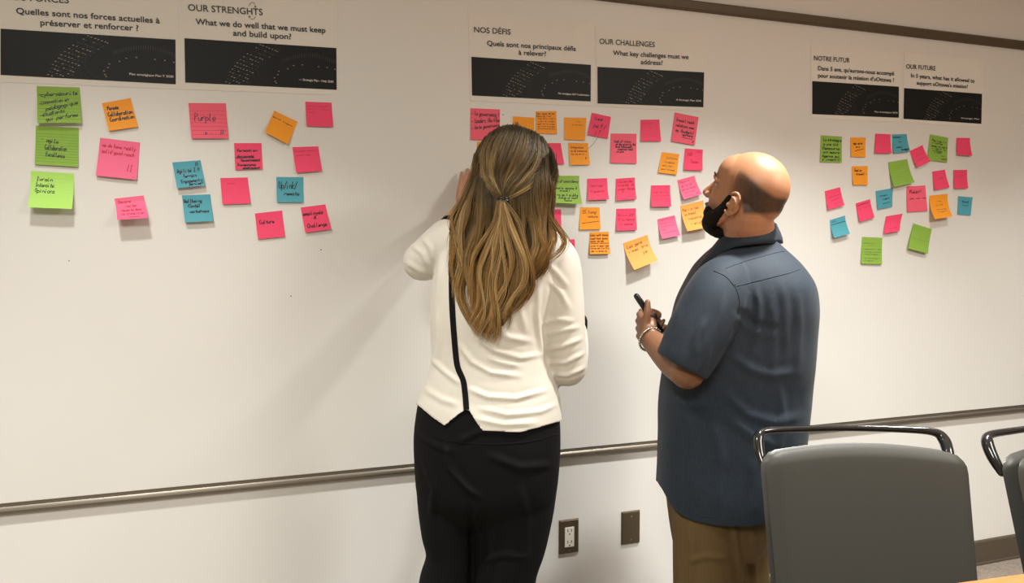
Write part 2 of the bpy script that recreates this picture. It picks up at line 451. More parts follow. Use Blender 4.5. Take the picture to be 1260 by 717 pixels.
def sheet_mesh(q, y, lift=None, n=10, thick=.0005):
    """thin paper from 4 wall pixels TL,TR,BR,BL; lift(s,t) -> distance off the board"""
    c = [WY(a, b, 0) for a, b in q]; fr = []; bk = []
    for j in range(n+1):
        for i in range(n+1):
            s, t = i/n, j/n
            p = (c[0]*(1-s)+c[1]*s)*(1-t)+(c[3]*(1-s)+c[2]*s)*t
            l = y-(lift(s, t) if lift else 0)
            fr.append((p[0], l, p[2])); bk.append((p[0], l+thick, p[2]))
    f = []; N = (n+1)**2; g = lambda i, j: j*(n+1)+i
    for j in range(n):
        for i in range(n):
            f.append((g(i, j), g(i, j+1), g(i+1, j+1), g(i+1, j))); f.append((N+g(i, j), N+g(i+1, j), N+g(i+1, j+1), N+g(i, j+1)))
    for i in range(n):
        f += [(g(i, 0), g(i+1, 0), N+g(i+1, 0), N+g(i, 0)), (g(i+1, n), g(i, n), N+g(i, n), N+g(i+1, n)),
              (g(0, i+1), g(0, i), N+g(0, i), N+g(0, i+1)), (g(n, i), g(n, i+1), N+g(n, i+1), N+g(n, i))]
    return fr+bk, f
def swap_marks(root):
    mb = MB()
    def px(pl): return [WY(a, b, -.0029) for a, b in catmull([np.array(p, float) for p in pl], 6)]
    mb.add(*ribbon3(px([(306.4, 7.6), (307.6, 4.6), (310.5, 2.8), (313.3, 4.6), (314, 8.2)]), .0010))
    mb.add(*ribbon3(px([(314.2, 20.8), (312.6, 22.9), (310.2, 23.6), (308.2, 22.2), (307, 20.2)]), .0010))
    for t, a, b in (((314.6, 9.8), (312.6, 8), (315, 7.4)), ((306.6, 18.8), (306, 21.2), (308.4, 20.6))):
        p = [WY(*k, -.0029) for k in (t, a, b)]; mb.add(p, [(0, 1, 2)])
    o = obj('handwritten_swap_arrows', mb.v, mb.f, M['black'], root); o['label'] = 'pen arrows swapping the H and T'; o['kind'] = 'stuff'
def poster(sheet, ban, texts, cap, label, sw=False):
    c = WY(*((np.array(sheet[0])+np.array(sheet[2]))/2)); r = empty('poster', (c[0], 0, c[2])); tag(r, label, 'poster', 'printed bilingual question posters')
    lf = lambda s, t: .0004
    v, f = sheet_mesh(sheet, -.0008, lf, 12); obj('paper_sheet', v, f, M['paper'], r, smooth=False)
    B = [WY(a, b, 0) for a, b in ban]
    v, f = sheet_mesh(ban, -.0022, None, 6, .0003); bn = obj('printed_banner', v, f, M['banner'], r)
    bn['label'] = 'black star map banner'
    def Q(s, t, y=-.00235):
        p = (B[0]*(1-s)+B[1]*s)*(1-t)+(B[3]*(1-s)+B[2]*s)*t; p = p.copy(); p[1] = y; return p
    rr = random.Random(3); d1, d2 = MB(), MB()
    def dash(mb, s, t, l, h, a=.12):
        if t+a*l*2+h > .985 or s+l > .995: return
        mb.add([Q(s, t), Q(s+l, t+a*l*2), Q(s+l, t+a*l*2+h), Q(s, t+h)], [(0, 3, 2, 1)])
    for k in range(13):                      # rows of dashes fanning out of the city arc
        t = .96-k*.075; sc = .255+.25*(1-t)**1.7
        for q in range(7):
            s = sc+q*.019+rr.uniform(-.004, .004)
            if t > .02 and s < .60: dash(d1 if rr.random() < .55 else d2, s, max(.015, t+q*.022-.03), .008+rr.random()*.004, .010+rr.random()*.01)
    for s, t in ((.575, .86), (.582, .9), (.60, .97), (.66, .55), (.70, .47), (.76, .44), (.87, .46), (.93, .47), (.985, .5), (.60, .62), (.593, .7), (.57, .78)):
        dash(d1, s, t, .009, .018)
    for k in range(26): dash(d2, .63+k*.0145, .33-.16*math.sin(k*.12), .0025, .09, 0)
    for rad in (.16, .20, .25, .31):          # contour arcs
        for k in range(30):
            a = math.pi*(.55+k*.03); s = .62+rad*math.cos(a); t = .62-2.4*rad*math.sin(a)
            if .02 < s < .98 and .02 < t < .97: dash(d2, s, t, .008, .006)
    tag(obj('printed_light_dots', d1.v, d1.f, M['dotink'], bn), kind='stuff'); tag(obj('printed_dim_lines', d2.v, d2.f, M['dimink'], bn), kind='stuff')
    for k, (s, a, b) in enumerate(texts[:-1]):
        print_text(s, a, b, cap*(1.08 if k == 0 else .95), M['textink'], r, -.0027, bold=.0007 if k else .0004)
    s, a, b = texts[-1]; print_text(s, a, b, cap*.34, M['whiteprint'], r, -.0026, 'caption', bold=.0003)
    if sw: swap_marks(r)
poster([(-26, -38), (219, -22), (222.5, 110), (-22, 100)], [(1, 35.5), (216, 49), (216.3, 103.8), (1, 92.3)],
       [('NOS FORCES', (4, -.8), (84.6, 4)), ('Quelles sont nos forces actuelles à', (20, 16.8), (196.4, 28.8)), ('préserver et renforcer ?', (49.7, 31.2), (170.3, 38)),
        ('Plan stratégique Plan T 2030', (159.2, 92.2), (213.3, 95.6))], 8.0, 'leftmost white poster with a French heading about current strengths, cut by the frame edge')
poster([(222.6, -22), (413, -9), (415.5, 117.2), (226.3, 110)], [(227, 47.2), (413.8, 59.3), (414.2, 110.6), (228, 101.6)],
       [('OUR STRENGHTS', (231.6, 13), (323.2, 18.8)), ('What we do well that we must keep', (240.8, 30), (400.4, 40.6)), ('and build upon?', (286.9, 43.8), (358.2, 48.6)),
        ('— Strategic Plan - Help 2030', (367.8, 98.9), (410.2, 101.8))], 7.8, 'white poster headed OUR STRENGHTS, with pen arrows swapping two letters', True)
poster([(576, 15.4), (731, 27), (732.3, 131.2), (578.6, 124)], [(579.8, 70), (726.7, 79.9), (726.5, 124.9), (580.6, 117.5)],
       [('NOS DÉFIS', (583.5, 39.6), (628.3, 42.7)), ('Quels sont nos principaux défis', (599.5, 56), (708.3, 62.8)), ('à relever?', (638.1, 67.4), (671.8, 69.3)),
        ('Plan stratégique 2030 Transformation', (686.9, 115.8), (725, 118.2))], 6.6, 'white poster headed NOS DÉFIS, above the woman')
poster([(732.6, 31.6), (866.5, 42), (867, 137.4), (733.6, 130.8)], [(734.8, 82.3), (866, 89.2), (865, 132), (735, 127.3)],
       [('OUR CHALLENGES', (737.8, 53.8), (805.7, 58)), ('What key challenges must we', (754.5, 67.8), (847.2, 72.9)), ('address?', (788.5, 78.9), (815.3, 80.3)),
        ('A Strategic Plan 2030', (832, 123.6), (862.7, 125.1))], 6.3, 'white poster headed OUR CHALLENGES, left of the bald man')
poster([(997.3, 54.9), (1107.8, 63.4), (1107.8, 150.2), (997, 145.5)], [(999, 99.8), (1105.5, 106.7), (1105.5, 144.9), (999, 140.4)],
       [('NOTRE FUTUR', (1001.6, 74), (1045.6, 77.1)), ("Dans 5 ans, qu'aurons-nous accompli", (1006.7, 86.2), (1100, 93)), ("pour soutenir la mission d'uOttawa ?", (1006.7, 95.2), (1100, 101.2)),
        ('Plan stratégique 2030', (1076, 138.2), (1104.4, 139.6))], 5.5, 'white poster headed NOTRE FUTUR, right of the man')
poster([(1112.5, 65), (1209, 73), (1208.6, 156.6), (1110.6, 150.6)], [(1112, 108.4), (1207.8, 115.5), (1207, 152.4), (1111.3, 146.2)],
       [('OUR FUTURE', (1115.1, 84.2), (1151.1, 86.8)), ('In 5 years, what has it allowed to', (1121.1, 95.1), (1198.9, 101.9)), ("support uOttawa's mission?", (1128.2, 104.2), (1190.7, 108.9)),
        ('Strategic Plan', (1182.7, 146), (1205, 147.3))], 5.3, 'rightmost white poster, headed OUR FUTURE')

# ================================================================== STICKY NOTES
GL = dict(a='44 25 04 03 12 32 44 45 42', b='08 02 22 43 44 25 04', c='44 25 04 03 12 42', d='44 25 04 03 12 32 44 48 42', e='03 43 44 25 04 03 12 42',
 f='48 38 27 22,05 45', g='44 25 04 03 12 43,45 41 20 01', h='08 02,04 25 44 42', i='15 12 22,17 16', j='25 21 00,27 26', k='08 02,45 03 42', l='18 12 32',
 m='05 02,04 15 24 22,24 35 44 42', n='05 02,04 25 44 42', o='25 04 03 12 32 43 44 25', p='05 00,04 25 44 43 22 03', q='44 25 04 03 22 43,45 40',
 r='05 02,04 25 45', s='45 15 04 43 32 02', t='27 22 42,05 45', u='05 03 12 32 44,45 42', v='05 22 45', w='05 12 24 32 45', x='05 42,45 02', y='05 22,45 10 00',
 z='05 45 02 42', A='02 28 42,14 34', B='02 08 38 47 05 44 33 02', C='47 28 06 04 22 43', D='02 08 37 44 32 02', E='48 08 02 42,05 35', F='48 08 02,05 35',
 G='47 28 05 12 33 45 25', H='08 02,48 42,05 45', I='28 22,18 38,12 32', L='08 02 42', M='02 08 25 48 42', N='02 08 42 48', O='28 05 22 45 28', P='02 08 38 46 05',
 R='02 08 38 46 05 42', S='47 28 06 44 22 03', T='08 48,28 22', U='08 03 22 43 48', W='08 12 25 32 48', Y='08 25 48,25 22')
GL.update({'é': GL['e']+',36 47', '-': '04 44', '/': '01 48', '!': '28 24,23 22', '.': '12 22', ',': '22 11', '•': '14 25 24 14', "'": '28 26', '?': '07 28 46 24,23 22',
 '~': '04 15 24 33 44', '0': '28 05 22 45 28', '1': '16 28 22', '2': '07 28 46 02 42', '3': '08 48 25 43 22 03', '4': '38 32,38 04 44', '5': '48 08 05 35 43 22 02',
 '7': '08 48 12', '+': '04 44,26 22', '&': '42 17 28 37 04 12 33', '_': '04 44 44', '=': '03 43,05 45', '(': '38 15 32', ')': '18 35 12'})
def strokes(text, seed):
    r = random.Random(seed); out = []; x = 0
    for ch in text:
        if ch == ' ': x += 4.6; continue
        g = GL.get(ch) or GL.get(ch.lower(), GL['~'])
        for s in g.split(','):
            pts = [(int(p[0])+r.uniform(-.25, .25), int(p[1])-2+r.uniform(-.3, .3)) for p in s.split()]
            if ch in '_': pts = [(a*1.35, b) for a, b in pts]
            out.append([(x+a+.22*b, b) for a, b in pts])
        x += 5.2
    return out, max(x-1.2, 3)
INK_W = dict(black=.0018, red=.0017, brown=.0017, grey=.0012, faint=.0010, gline=.0007, pline=.0006)
def note(q, lift, color, label, lines=(), ink='black', group=None, ruled=None, ytop=-.001, rag=0, pad=0, twist=0, bold=1.0):
    """q: TL TR BR BL as seen; lift: distance in metres of the free lower edge from the board"""
    TL, TR = WY(*q[0], ytop), WY(*q[1], ytop)
    l0, l1 = lift*(1-twist), lift*(1+twist)
    BR, BL = WY(*q[2], ytop-l1), WY(*q[3], ytop-l0)
    n = 10
    def S(s, t, off=0.0):
        e = max(0, (t-.14)/.86)**1.7
        p = (TL*(1-s)+TR*s)*(1-t)+(BL*(1-s)+BR*s)*t
        wl = l0*(1-s)+l1*s
        return np.array([p[0], ytop-wl*e-off-.0012*math.sin(math.pi*s)*t*(lift > .008), p[2]])
    th = .0004+pad
    fr = [S(i/n, j/n, pad) for j in range(n+1) for i in range(n+1)]; bk = [S(i/n, j/n, -.0004) for j in range(n+1) for i in range(n+1)]
    f = []; N = (n+1)**2; g = lambda i, j: j*(n+1)+i
    for j in range(n):
        for i in range(n):
            f.append((g(i, j), g(i, j+1), g(i+1, j+1), g(i+1, j))); f.append((N+g(i, j), N+g(i+1, j), N+g(i+1, j+1), N+g(i, j+1)))
    for i in range(n):
        f += [(g(i, 0), g(i+1, 0), N+g(i+1, 0), N+g(i, 0)), (g(i+1, n), g(i, n), N+g(i, n), N+g(i+1, n)),
              (g(0, i+1), g(0, i), N+g(0, i), N+g(0, i+1)), (g(n, i), g(n, i+1), N+g(n, i+1), N+g(n, i))]
    o = obj('sticky_note', fr+bk, f, M[color], None, origin=S(.5, .5))
    tag(o, label, 'sticky note', group)
    def ribbons(mb, pts, wd, off):
        P = [S(min(max(s, .01), .99), min(max(t, .01), .99), off) for s, t in pts]
        mb.add(*ribbon3(P, wd))
    if ruled:
        mb = MB(); nl, mn = ruled
        for k in range(nl): ribbons(mb, [(.01+.98*i/10, .16+.78*(k+.5)/nl) for i in range(11)], .0009, .0003+pad)
        tag(obj('ruled_lines', mb.v, mb.f, M[mn], o), kind='stuff')
    if lines:
        byink = {}
        for k, ln in enumerate(lines):
            txt, s0, s1, tb, h = ln[:5]; sl = ln[5] if len(ln) > 5 else 0; ik = ln[6] if len(ln) > 6 else ink
            st, wt = strokes(txt, hash_(txt, k)); mb = byink.setdefault(ik, MB())
            for s_ in st:
                pts = []
                for a in range(len(s_)-1):
                    m_ = 2 if len(s_) < 4 else 1
                    for b in range(m_):
                        u = b/m_; pts.append((s_[a][0]*(1-u)+s_[a+1][0]*u, s_[a][1]*(1-u)+s_[a+1][1]*u))
                pts.append(s_[-1])
                ribbons(mb, [(s0+(s1-s0)*a/wt, tb-h*b/6+sl*a/wt) for a, b in pts], INK_W[ik]*bold, .0005+pad)
        for ik, mb in byink.items(): tag(obj('handwriting', mb.v, mb.f, M[ik], o), kind='stuff')
    return o
def hash_(t, k): return sum(ord(c)*(i+3) for i, c in enumerate(t))+k*17
GA, GB, GC = 'sticky notes under the strengths posters', 'sticky notes under the challenges posters', 'sticky notes under the future posters'
N_ = [
 # ---- strengths group
 ([(45, 106), (98, 107.5), (100, 151.2), (45.6, 151.2)], .016, 'green', 'top green note hanging from the edge of the leftmost poster, slanted French writing',
  [('-cybersécurité', .03, .93, .28, .12, -.08), ('-innovation en', .04, .72, .50, .11, -.12), ('pédagogique', .2, .93, .66, .12, -.20), ('-étudiants', .06, .62, .84, .11, -.14), ('qui performe', .2, .92, .95, .12, -.14)], dict(ruled=(8, 'gline'))),
 ([(44, 154.4), (97, 157.3), (96, 205.3), (42.6, 202)], .006, 'green', 'ruled green note, middle of the three stacked at the far left, with a bullet point',
  [('•', .13, .17, .38, .1), ('agile', .25, .52, .40, .10, .03), ('Collaboration', .22, .72, .60, .13, .01), ('Excellence', .25, .68, .77, .11, .02)], dict(ruled=(11, 'gline'))),
 ([(37.8, 210), (90.8, 213.4), (88.4, 257), (34.5, 255)], .036, 'lime', 'bright lime note lifting off the board, lowest of the three at the far left',
  [('Ivrain', .13, .5, .26, .12), ('Intensité.', .11, .58, .42, .12), ('Opinions', .1, .56, .58, .12)], dict()),
 ([(125.3, 127), (160.7, 120.5), (169.7, 155.8), (134, 161)], .008, 'orange', 'tilted orange note with three lines in black marker, under the leftmost poster',
  [('Pensée', .13, .5, .27, .13, .02), ('Collaboration', .1, .93, .50, .15, .02), ('Coordination', .12, .95, .68, .14, .01)], dict(bold=1.3)),
 ([(123.2, 169.3), (172.4, 175.3), (168, 221), (117.8, 215.8)], .009, 'rose', 'large pink note written in dark red, with two tally strokes',
  [('we do have really', .07, .9, .22, .10, .02), ('solid good reach', .07, .88, .38, .10, .02), ('II', .72, .86, .80, .17)], dict(ink='red', bold=1.2)),
 ([(140.6, 244.3), (176.6, 240.4), (181.7, 268), (143.9, 270.4)], .042, 'rose', 'small pink note curling far off the board with red writing, lowest at the left',
  [('Devons', .1, .52, .24, .13), ('inciter', .3, .7, .45, .12), ('réussite dans', .16, .82, .63, .11), ('la transition', .16, .9, .80, .11), ('____', .36, .72, .92, .04)], dict(ink='red')),
 ([(231.8, 126.7), (278, 127), (281, 170.2), (235.4, 170.2)], .008, 'coral', 'large pink note reading Purple in pen, under the OUR STRENGHTS poster',
  [('Purple', .13, .68, .50, .22), ('u  ..   II', .38, .88, .88, .12)], dict(ruled=(7, 'pline'))),
 ([(337.4, 136), (366.4, 149.9), (354.4, 177.5), (326, 162.4)], .012, 'orange', 'orange note turned diagonally, with one faint line of writing',
  [('a~~n ~~a~~', .05, .88, .27, .09, .02)], dict(ink='brown')),
 ([(375.6, 125), (408, 126.2), (410.2, 156.3), (377.3, 154.9)], .006, 'pink', 'pink note with faint writing at the upper right of the strengths notes',
  [('n~~~~ ~~n~~', .08, .8, .2, .09), ('a~~~~ ~~n~~', .08, .9, .33, .09), ('n~~', .08, .3, .46, .09)], dict(ink='faint')),
 ([(288, 176), (321.8, 176), (323, 208), (289.5, 209)], .004, 'pink', 'hot pink note with underlined black writing in five lines, below the Purple note',
  [('formation', .08, .82, .32, .1), ('Ancienneté', .1, .68, .54, .1, 0), ('------', .02, .7, .57, .05), ('Gouvernement', .22, .92, .68, .1), ('-----', .25, .9, .70, .05), ('Transparence', .08, .75, .86, .1), ('employeur', .28, .9, .98, .11), ('-----', .3, .9, .96, .05)], dict(bold=1.2)),
 ([(359.7, 181), (391.8, 180), (396.3, 210), (364.5, 212.3)], .009, 'pink', 'pink note with two faint lines, right of the hot pink written note',
  [('n~~~a~~ ~~n~~~', .08, .9, .2, .09), ('a~~n ~~a', .1, .6, .36, .09)], dict(ink='faint')),
 ([(212, 199.8), (246.8, 197), (252.4, 228), (217.8, 231.5)], .014, 'blue', 'upper blue note of two at the left, with four lines and tally marks',
  [('II', .77, .88, .2, .12), ('Agilité 3.0', .1, .88, .42, .15), ('Terrain', .28, .75, .62, .12), ('Engagement', .18, .84, .82, .13), ('service', .45, .86, .94, .11), ('II', .86, .95, .9, .16)], dict(bold=1.2)),
 ([(223.7, 240.2), (258.8, 239), (262.4, 271.7), (227.6, 273.6)], .013, 'blue', 'lower blue note of two at the left, with three lines of black writing',
  [('Wellbeing', .04, .66, .28, .13), ('(Santé)', .16, .58, .46, .13), ('workshops', .2, .88, .66, .11)], dict(bold=1.2)),
 ([(271, 219), (304.8, 218.2), (308.4, 250), (273.6, 251.3)], .007, 'pink', 'nearly blank pink note beside the lower blue note', [('~~n~~', .22, .52, .24, .06)], dict(ink='faint')),
 ([(340, 217.6), (373.4, 217.9), (373.1, 248.8), (340.8, 248.8)], .006, 'blue', 'single blue note at the right of the strengths notes, above two pink ones',
  [('Up/ink/', .08, .75, .45, .28), ('remote', .28, .84, .72, .15)], dict(bold=1.2)),
 ([(313.7, 262.5), (347.2, 258.9), (350.8, 291), (317.4, 294.3)], .005, 'pink', 'pink note reading Culture, lowest of the strengths notes', [('Culture', .12, .65, .42, .15, .02)], dict(bold=1.1)),
 ([(370, 255.2), (400.4, 251.3), (407.7, 281.7), (375.6, 286)], .008, 'pink', 'pink note with an ampersand between two words, lowest at the right of the strengths notes',
  [('employés', .04, .82, .33, .15, .02), ('&', .42, .52, .52, .12), ('Challenge', .12, .86, .84, .16)], dict(bold=1.2)),
 # ---- challenges group
 ([(578.7, 133), (615.3, 134.6), (615, 172.4), (579, 172)], .003, 'coral', 'large pink note with three French lines, just above and left of the woman\'s head',
  [('- la gouvernance !', .04, .97, .22, .14, .02), ('- leaders (Go G7pe', .04, .99, .47, .14, -.07), ('- forte gouvernance', .04, .97, .68, .13, -.12)], dict(bold=1.0)),
 ([(631, 143), (657.6, 144.8), (657, 172), (630.6, 171)], .003, 'orange', 'orange note half hidden behind the top of the woman\'s hair', [('Sch...', .1, .42, .36, .14), ('Wellness', .05, .8, .7, .14)], dict()),
 ([(659, 137), (684.5, 136.7), (685.7, 165), (660, 164)], .003, 'orange', 'orange note crammed with tiny writing, above the right side of the woman\'s head',
  [('New ways to be', .04, .9, .14, .08), ('having ~~a', .04, .7, .25, .08), ('~~a n~~ ~~l~', .08, .9, .36, .08), ('~~n = ~~a~', .1, .9, .48, .08), ('sal ~~ + ~~an', .06, .9, .6, .08), ('a ~~n ~~~a~', .1, .9, .71, .08), ('___________', .05, .9, .79, .02)], dict(ink='brown')),
 ([(694, 144.5), (721.7, 145), (720, 172.7), (695, 171.5)], .004, 'orange', 'orange note with only one short faint line, under the NOS DÉFIS banner',
  [('~~', .55, .7, .2, .05), ('a~~n~~a~~', .35, .85, .35, .07)], dict(ink='brown', bold=.7)),
 ([(587, 174), (613, 175), (612, 203), (586, 202)], .004, 'orange', 'orange note peeking out left of the woman\'s head', (), dict()),
 ([(666, 176), (690, 176), (694.4, 202), (670, 202)], .004, 'pink', 'pink note partly hidden by the right side of the woman\'s hair', [('I', .35, .4, .3, .1), ('~~', .35, .6, .5, .07)], dict(ink='faint')),
 ([(699, 175.4), (723.5, 176), (726.2, 202.4), (702, 203)], .006, 'orange', 'orange note with four lines of brown writing, right of the woman\'s hair',
  [('Intégration', .1, .75, .25, .1), ('au de ressource', .1, .9, .4, .09), ('la la an a ,', .1, .85, .54, .09), ('• &', .6, .85, .74, .1)], dict(ink='brown')),
 ([(677, 216), (712.7, 216.2), (716.6, 251), (680, 249.4)], .028, 'green', 'only green note under the challenges posters, beside the woman\'s face',
  [('Lack of consistency', .1, .96, .24, .10), ('more space &', .2, .9, .48, .09), ('travail', .3, .65, .57, .08), ('no go & middle', .2, .9, .73, .09), ('change of staff', .22, .88, .83, .08), ('tools', .4, .65, .92, .08)], dict()),
 ([(666, 257), (690.5, 257.5), (691, 283.5), (668, 278)], .004, 'pink', 'pink note half covered by the woman\'s hair at ear height', [('~', .7, .9, .8, .08)], dict(ink='red')),
 ([(714, 255), (737.7, 255), (739.2, 282), (713.2, 282.5)], .005, 'orange', 'orange note with orange writing and a long underline, below the green note',
  [('55 long', .12, .8, .27, .14), ('nature', .4, .88, .46, .11), ('___________', .1, .92, .72, .02, -.08)], dict(ink='brown', bold=1.1)),
 ([(682, 296.5), (707, 294), (710, 320.5), (686, 321.4)], .010, 'pink', 'pink note just above the woman\'s right shoulder', [('n~~~a', .3, .9, .38, .1, -.12)], dict()),
 ([(725.4, 285.6), (749, 285), (751.1, 312.3), (726.4, 312.6)], .010, 'orange', 'orange note densely filled with bold orange writing, below the underlined orange note',
  [('Less work taxes', .04, .95, .18, .1), ('lead what taxes', .04, .92, .33, .09), ('come to de', .04, .7, .45, .08), ('_____ ______', .04, .96, .53, .06), ('vive ~~ pour nos', .04, .95, .66, .08), ('n~~a on la fin', .04, .97, .77, .08), ('de ~~ bien si', .06, .85, .9, .08)], dict(ink='brown', bold=1.5)),
 ([(728.2, 138.5), (751.8, 143.8), (748, 170.5), (723, 165.8)], .004, 'pink', 'tilted pink note with three short words, under the left end of the OUR CHALLENGES banner',
  [('Les', .22, .6, .26, .14), ('Jus 0 /', .2, .8, .6, .18), ('JT', .32, .6, .88, .16)], dict()),
 ([(751.5, 164.2), (783.2, 164.5), (783.5, 201), (751.1, 200.3)], .004, 'coral', 'large pink note with five lines of small black writing, centre of the challenges notes',
  [('Lack of vision', .14, .78, .3, .09), ('of day priority the', .2, .96, .4, .09), ('from refocused', .18, .8, .48, .08), ('numerous need', .28, .84, .56, .08), ('on pro', .24, .5, .64, .08), ('•', .82, .88, .92, .06)], dict(bold=1.1)),
 ([(788.2, 147.3), (811.4, 147), (813.6, 173.6), (788.8, 173.6)], .005, 'pink', 'pink note with very faint writing, under the OUR CHALLENGES banner', [('~~n ~~a~~', .08, .7, .2, .07), ('~a', .4, .55, .38, .06), ('n~~', .3, .5, .7, .06)], dict(ink='faint', bold=.7)),
 ([(830.2, 138.2), (859.7, 144.1), (855, 178.7), (826.1, 173.6)], .004, 'coral', 'large tilted pink note with circled words, above the bald man\'s face',
  [('Travail reach', .1, .85, .28, .11), ('relations avec', .12, .88, .46, .11), ('my (budgets)', .14, .9, .64, .12), ('=partners=', .42, .88, .74, .09), ('(~~~~)', .42, .85, .83, .07), ('2', .86, .92, .92, .07)], dict(bold=1.1)),
 ([(814.5, 187.1), (835.9, 189.6), (832.7, 215), (810, 212.2)], .005, 'orange', 'orange note with four small grey lines, tucked left of the pink HR note',
  [('Culture', .3, .9, .28, .1), ('à la agence', .15, .8, .48, .09), ('mais le~~', .15, .75, .66, .09), ('pour la base', .12, .85, .84, .09)], dict(ink='grey')),
 ([(842.8, 182.4), (865, 184), (864.7, 209.7), (841.8, 208.8)], .007, 'pink', 'pink note reading HR Team in red, nearest above the man\'s nose', [('HR', .18, .42, .34, .16), ('Team', .3, .75, .66, .13), ('~', .65, .9, .16, .1)], dict(ink='red', bold=1.2)),
 ([(722.6, 219.8), (747, 219.1), (749.3, 245.2), (723.8, 246.1)], .009, 'pink', 'pink note with two red words, directly right of the green note', [('Services', .16, .75, .38, .12), ('rigueurs', .14, .8, .64, .11)], dict(ink='red')),
 ([(757.7, 219.8), (781, 218.2), (783.2, 244.9), (758.7, 246.7)], .007, 'pink', 'pink note with four crowded red lines, second right of the green note',
  [('à la une des', .06, .85, .2, .11), ('a les bal, le', .12, .92, .36, .11), ('under Range', .1, .97, .54, .11), ('?', .28, .36, .7, .1)], dict(ink='red')),
 ([(801, 228), (824.6, 227.6), (826.1, 254), (801.7, 254.3)], .009, 'pink', 'pink note with one faint line over two rules, third right of the green note', [('une le ~~n', .1, .85, .36, .08), ('_______', .08, .9, .5, .02), ('_______', .08, .95, .66, .02)], dict(ink='faint')),
 ([(833.4, 221.6), (854.4, 216), (863.8, 238.6), (841.8, 245.5)], .014, 'rose', 'tilted pink note lifting off the board, left of the man\'s nose', [('Mais =', .1, .6, .2, .12), ('de la for', .1, .75, .4, .1), ('bonne reussi', .1, .9, .57, .09), ('~n~~a', .15, .7, .75, .08), ('~~~ a~', .2, .9, .9, .07)], dict(ink='faint')),
 ([(758.4, 256.8), (782.5, 256.2), (783.8, 282.8), (758.7, 283.8)], .007, 'pink', 'pink note with three red lines, above the large curling orange note', [('R~~~~~ d\'R', .1, .85, .35, .11), ('II la réunion', .08, .92, .55, .12), ('n same', .2, .8, .75, .1)], dict(ink='red')),
 ([(837.4, 253), (865.4, 246.4), (874, 279), (846, 284.4)], .030, 'peach', 'light orange note curling out in front of the man\'s beard', [('Pas à si nos', .06, .75, .25, .1), ('un travail', .12, .6, .42, .1), ('industrie', .22, .78, .6, .1), ('- en plus', .25, .9, .8, .09)], dict(ink='brown', bold=.9)),
 ([(808.9, 269.6), (830.2, 264.6), (837.4, 289.4), (814.8, 293.8)], .014, 'rose', 'tilted pink note with underlined faint writing, lowest pink one left of the beard', [('______ ~~a', .08, .9, .12, .08), ('n~~a ~~', .1, .7, .3, .09), ('________', .1, .85, .44, .02), ('~a', .1, .3, .6, .08), ('_________', .12, .9, .75, .02)], dict(ink='faint')),
 ([(766.8, 299.1), (796.6, 288.8), (809.8, 320.2), (780.6, 332.1)], .036, 'peach', 'large light orange note curling out, lowest of the challenges notes', [('Les gens', .1, .72, .25, .12, -.02), ('- avec  très', .1, .9, .42, .11, -.02), ('ye', .6, .78, .6, .12)], dict(ink='brown')),
 # ---- future group
 ([(1010, 166.4), (1036, 168), (1036, 199.9), (1009.5, 199.3)], .003, 'green', 'green note filled with six lines of black writing, upper left of the future notes',
  [('La stratégie', .12, .97, .2, .11), ('a une clé', .12, .8, .36, .1), ('Ressource', .1, .88, .52, .11), ('ont mesuré.', .12, .95, .66, .1), ('Agence qui', .08, .9, .81, .1), ('s\'investit)', .08, .92, .94, .11)], dict(bold=1.2)),
 ([(1046.1, 169.1), (1065.2, 169.1), (1065, 193.2), (1047.7, 192.7)], .004, 'orange', 'upper orange note of two at the left of the future notes', [('ag ere', .18, .78, .35, .12), ('un a', .35, .6, .52, .1), ('w~~~', .28, .85, .72, .1, -.1)], dict(bold=1.2)),
 ([(1077.2, 164.3), (1096, 165.1), (1097.3, 188.5), (1076.9, 188.5)], .007, 'pink', 'blank pink note touching the left edge of the upper blue note', (), dict()),
 ([(1097.6, 165.4), (1115.6, 164.9), (1120.1, 186.3), (1100, 188.5)], .007, 'blue', 'upper blue note with smudged heading, between two pink notes', [('======', .05, .55, .2, .12, .0), ('~', .4, .55, .45, .1), ('avoir', .2, .6, .74, .12), ('budget', .5, .95, .9, .14)], dict(bold=1.1)),
 ([(1119.3, 185.8), (1135.2, 178.4), (1145.3, 198.3), (1129.1, 205.7)], .012, 'pink', 'diagonal pink note overlapping the corner of the upper blue note', [('~a~~~n', .15, .75, .45, .06), ('~~a~~n~', .15, .85, .7, .06)], dict(ink='faint')),
 ([(1144.3, 165.1), (1166.8, 169.4), (1165.7, 199.6), (1141.9, 196.7)], .005, 'green', 'green note with a dense scribbled block, under the OUR FUTURE banner',
  [('Pas lieu 1 n', .15, .9, .25, .1), ('à n==~a', .14, .7, .34, .08), ('assez en nos b', .14, .97, .45, .08), ('~ lent ~u', .15, .9, .54, .08), ('n~===a', .2, .7, .63, .08), ('~ ==n', .3, .65, .70, .08), ('.. ~~', .38, .8, .8, .06, 0), ('- ca~5', .6, .95, .92, .07)], dict()),
 ([(1176.9, 169.4), (1193.6, 169.6), (1196.5, 191.6), (1178.7, 190.3)], .010, 'pink', 'blank pink note at the upper right end of the future notes', (), dict()),
 ([(1048, 204.6), (1067.9, 204.1), (1067.9, 227.4), (1050.1, 227.4)], .005, 'orange', 'lower orange note of two at the left of the future notes', [('Tout un', .15, .6, .28, .14), ('travail _', .25, .93, .47, .12)], dict(bold=1.2)),
 ([(1092.8, 199.6), (1116.1, 195.6), (1125.2, 224.3), (1100.2, 230.1)], .014, 'green', 'ruled blank green note tilted in the centre of the future notes', (), dict(ruled=(9, 'gline'), pad=.001)),
 ([(1147.2, 211), (1162.8, 208.6), (1168.7, 230.4), (1150.4, 233.8)], .007, 'pink', 'pink note with one short dash of writing, right of the centre green note', [('~a~', .35, .75, .48, .07, -.05)], dict(ink='grey')),
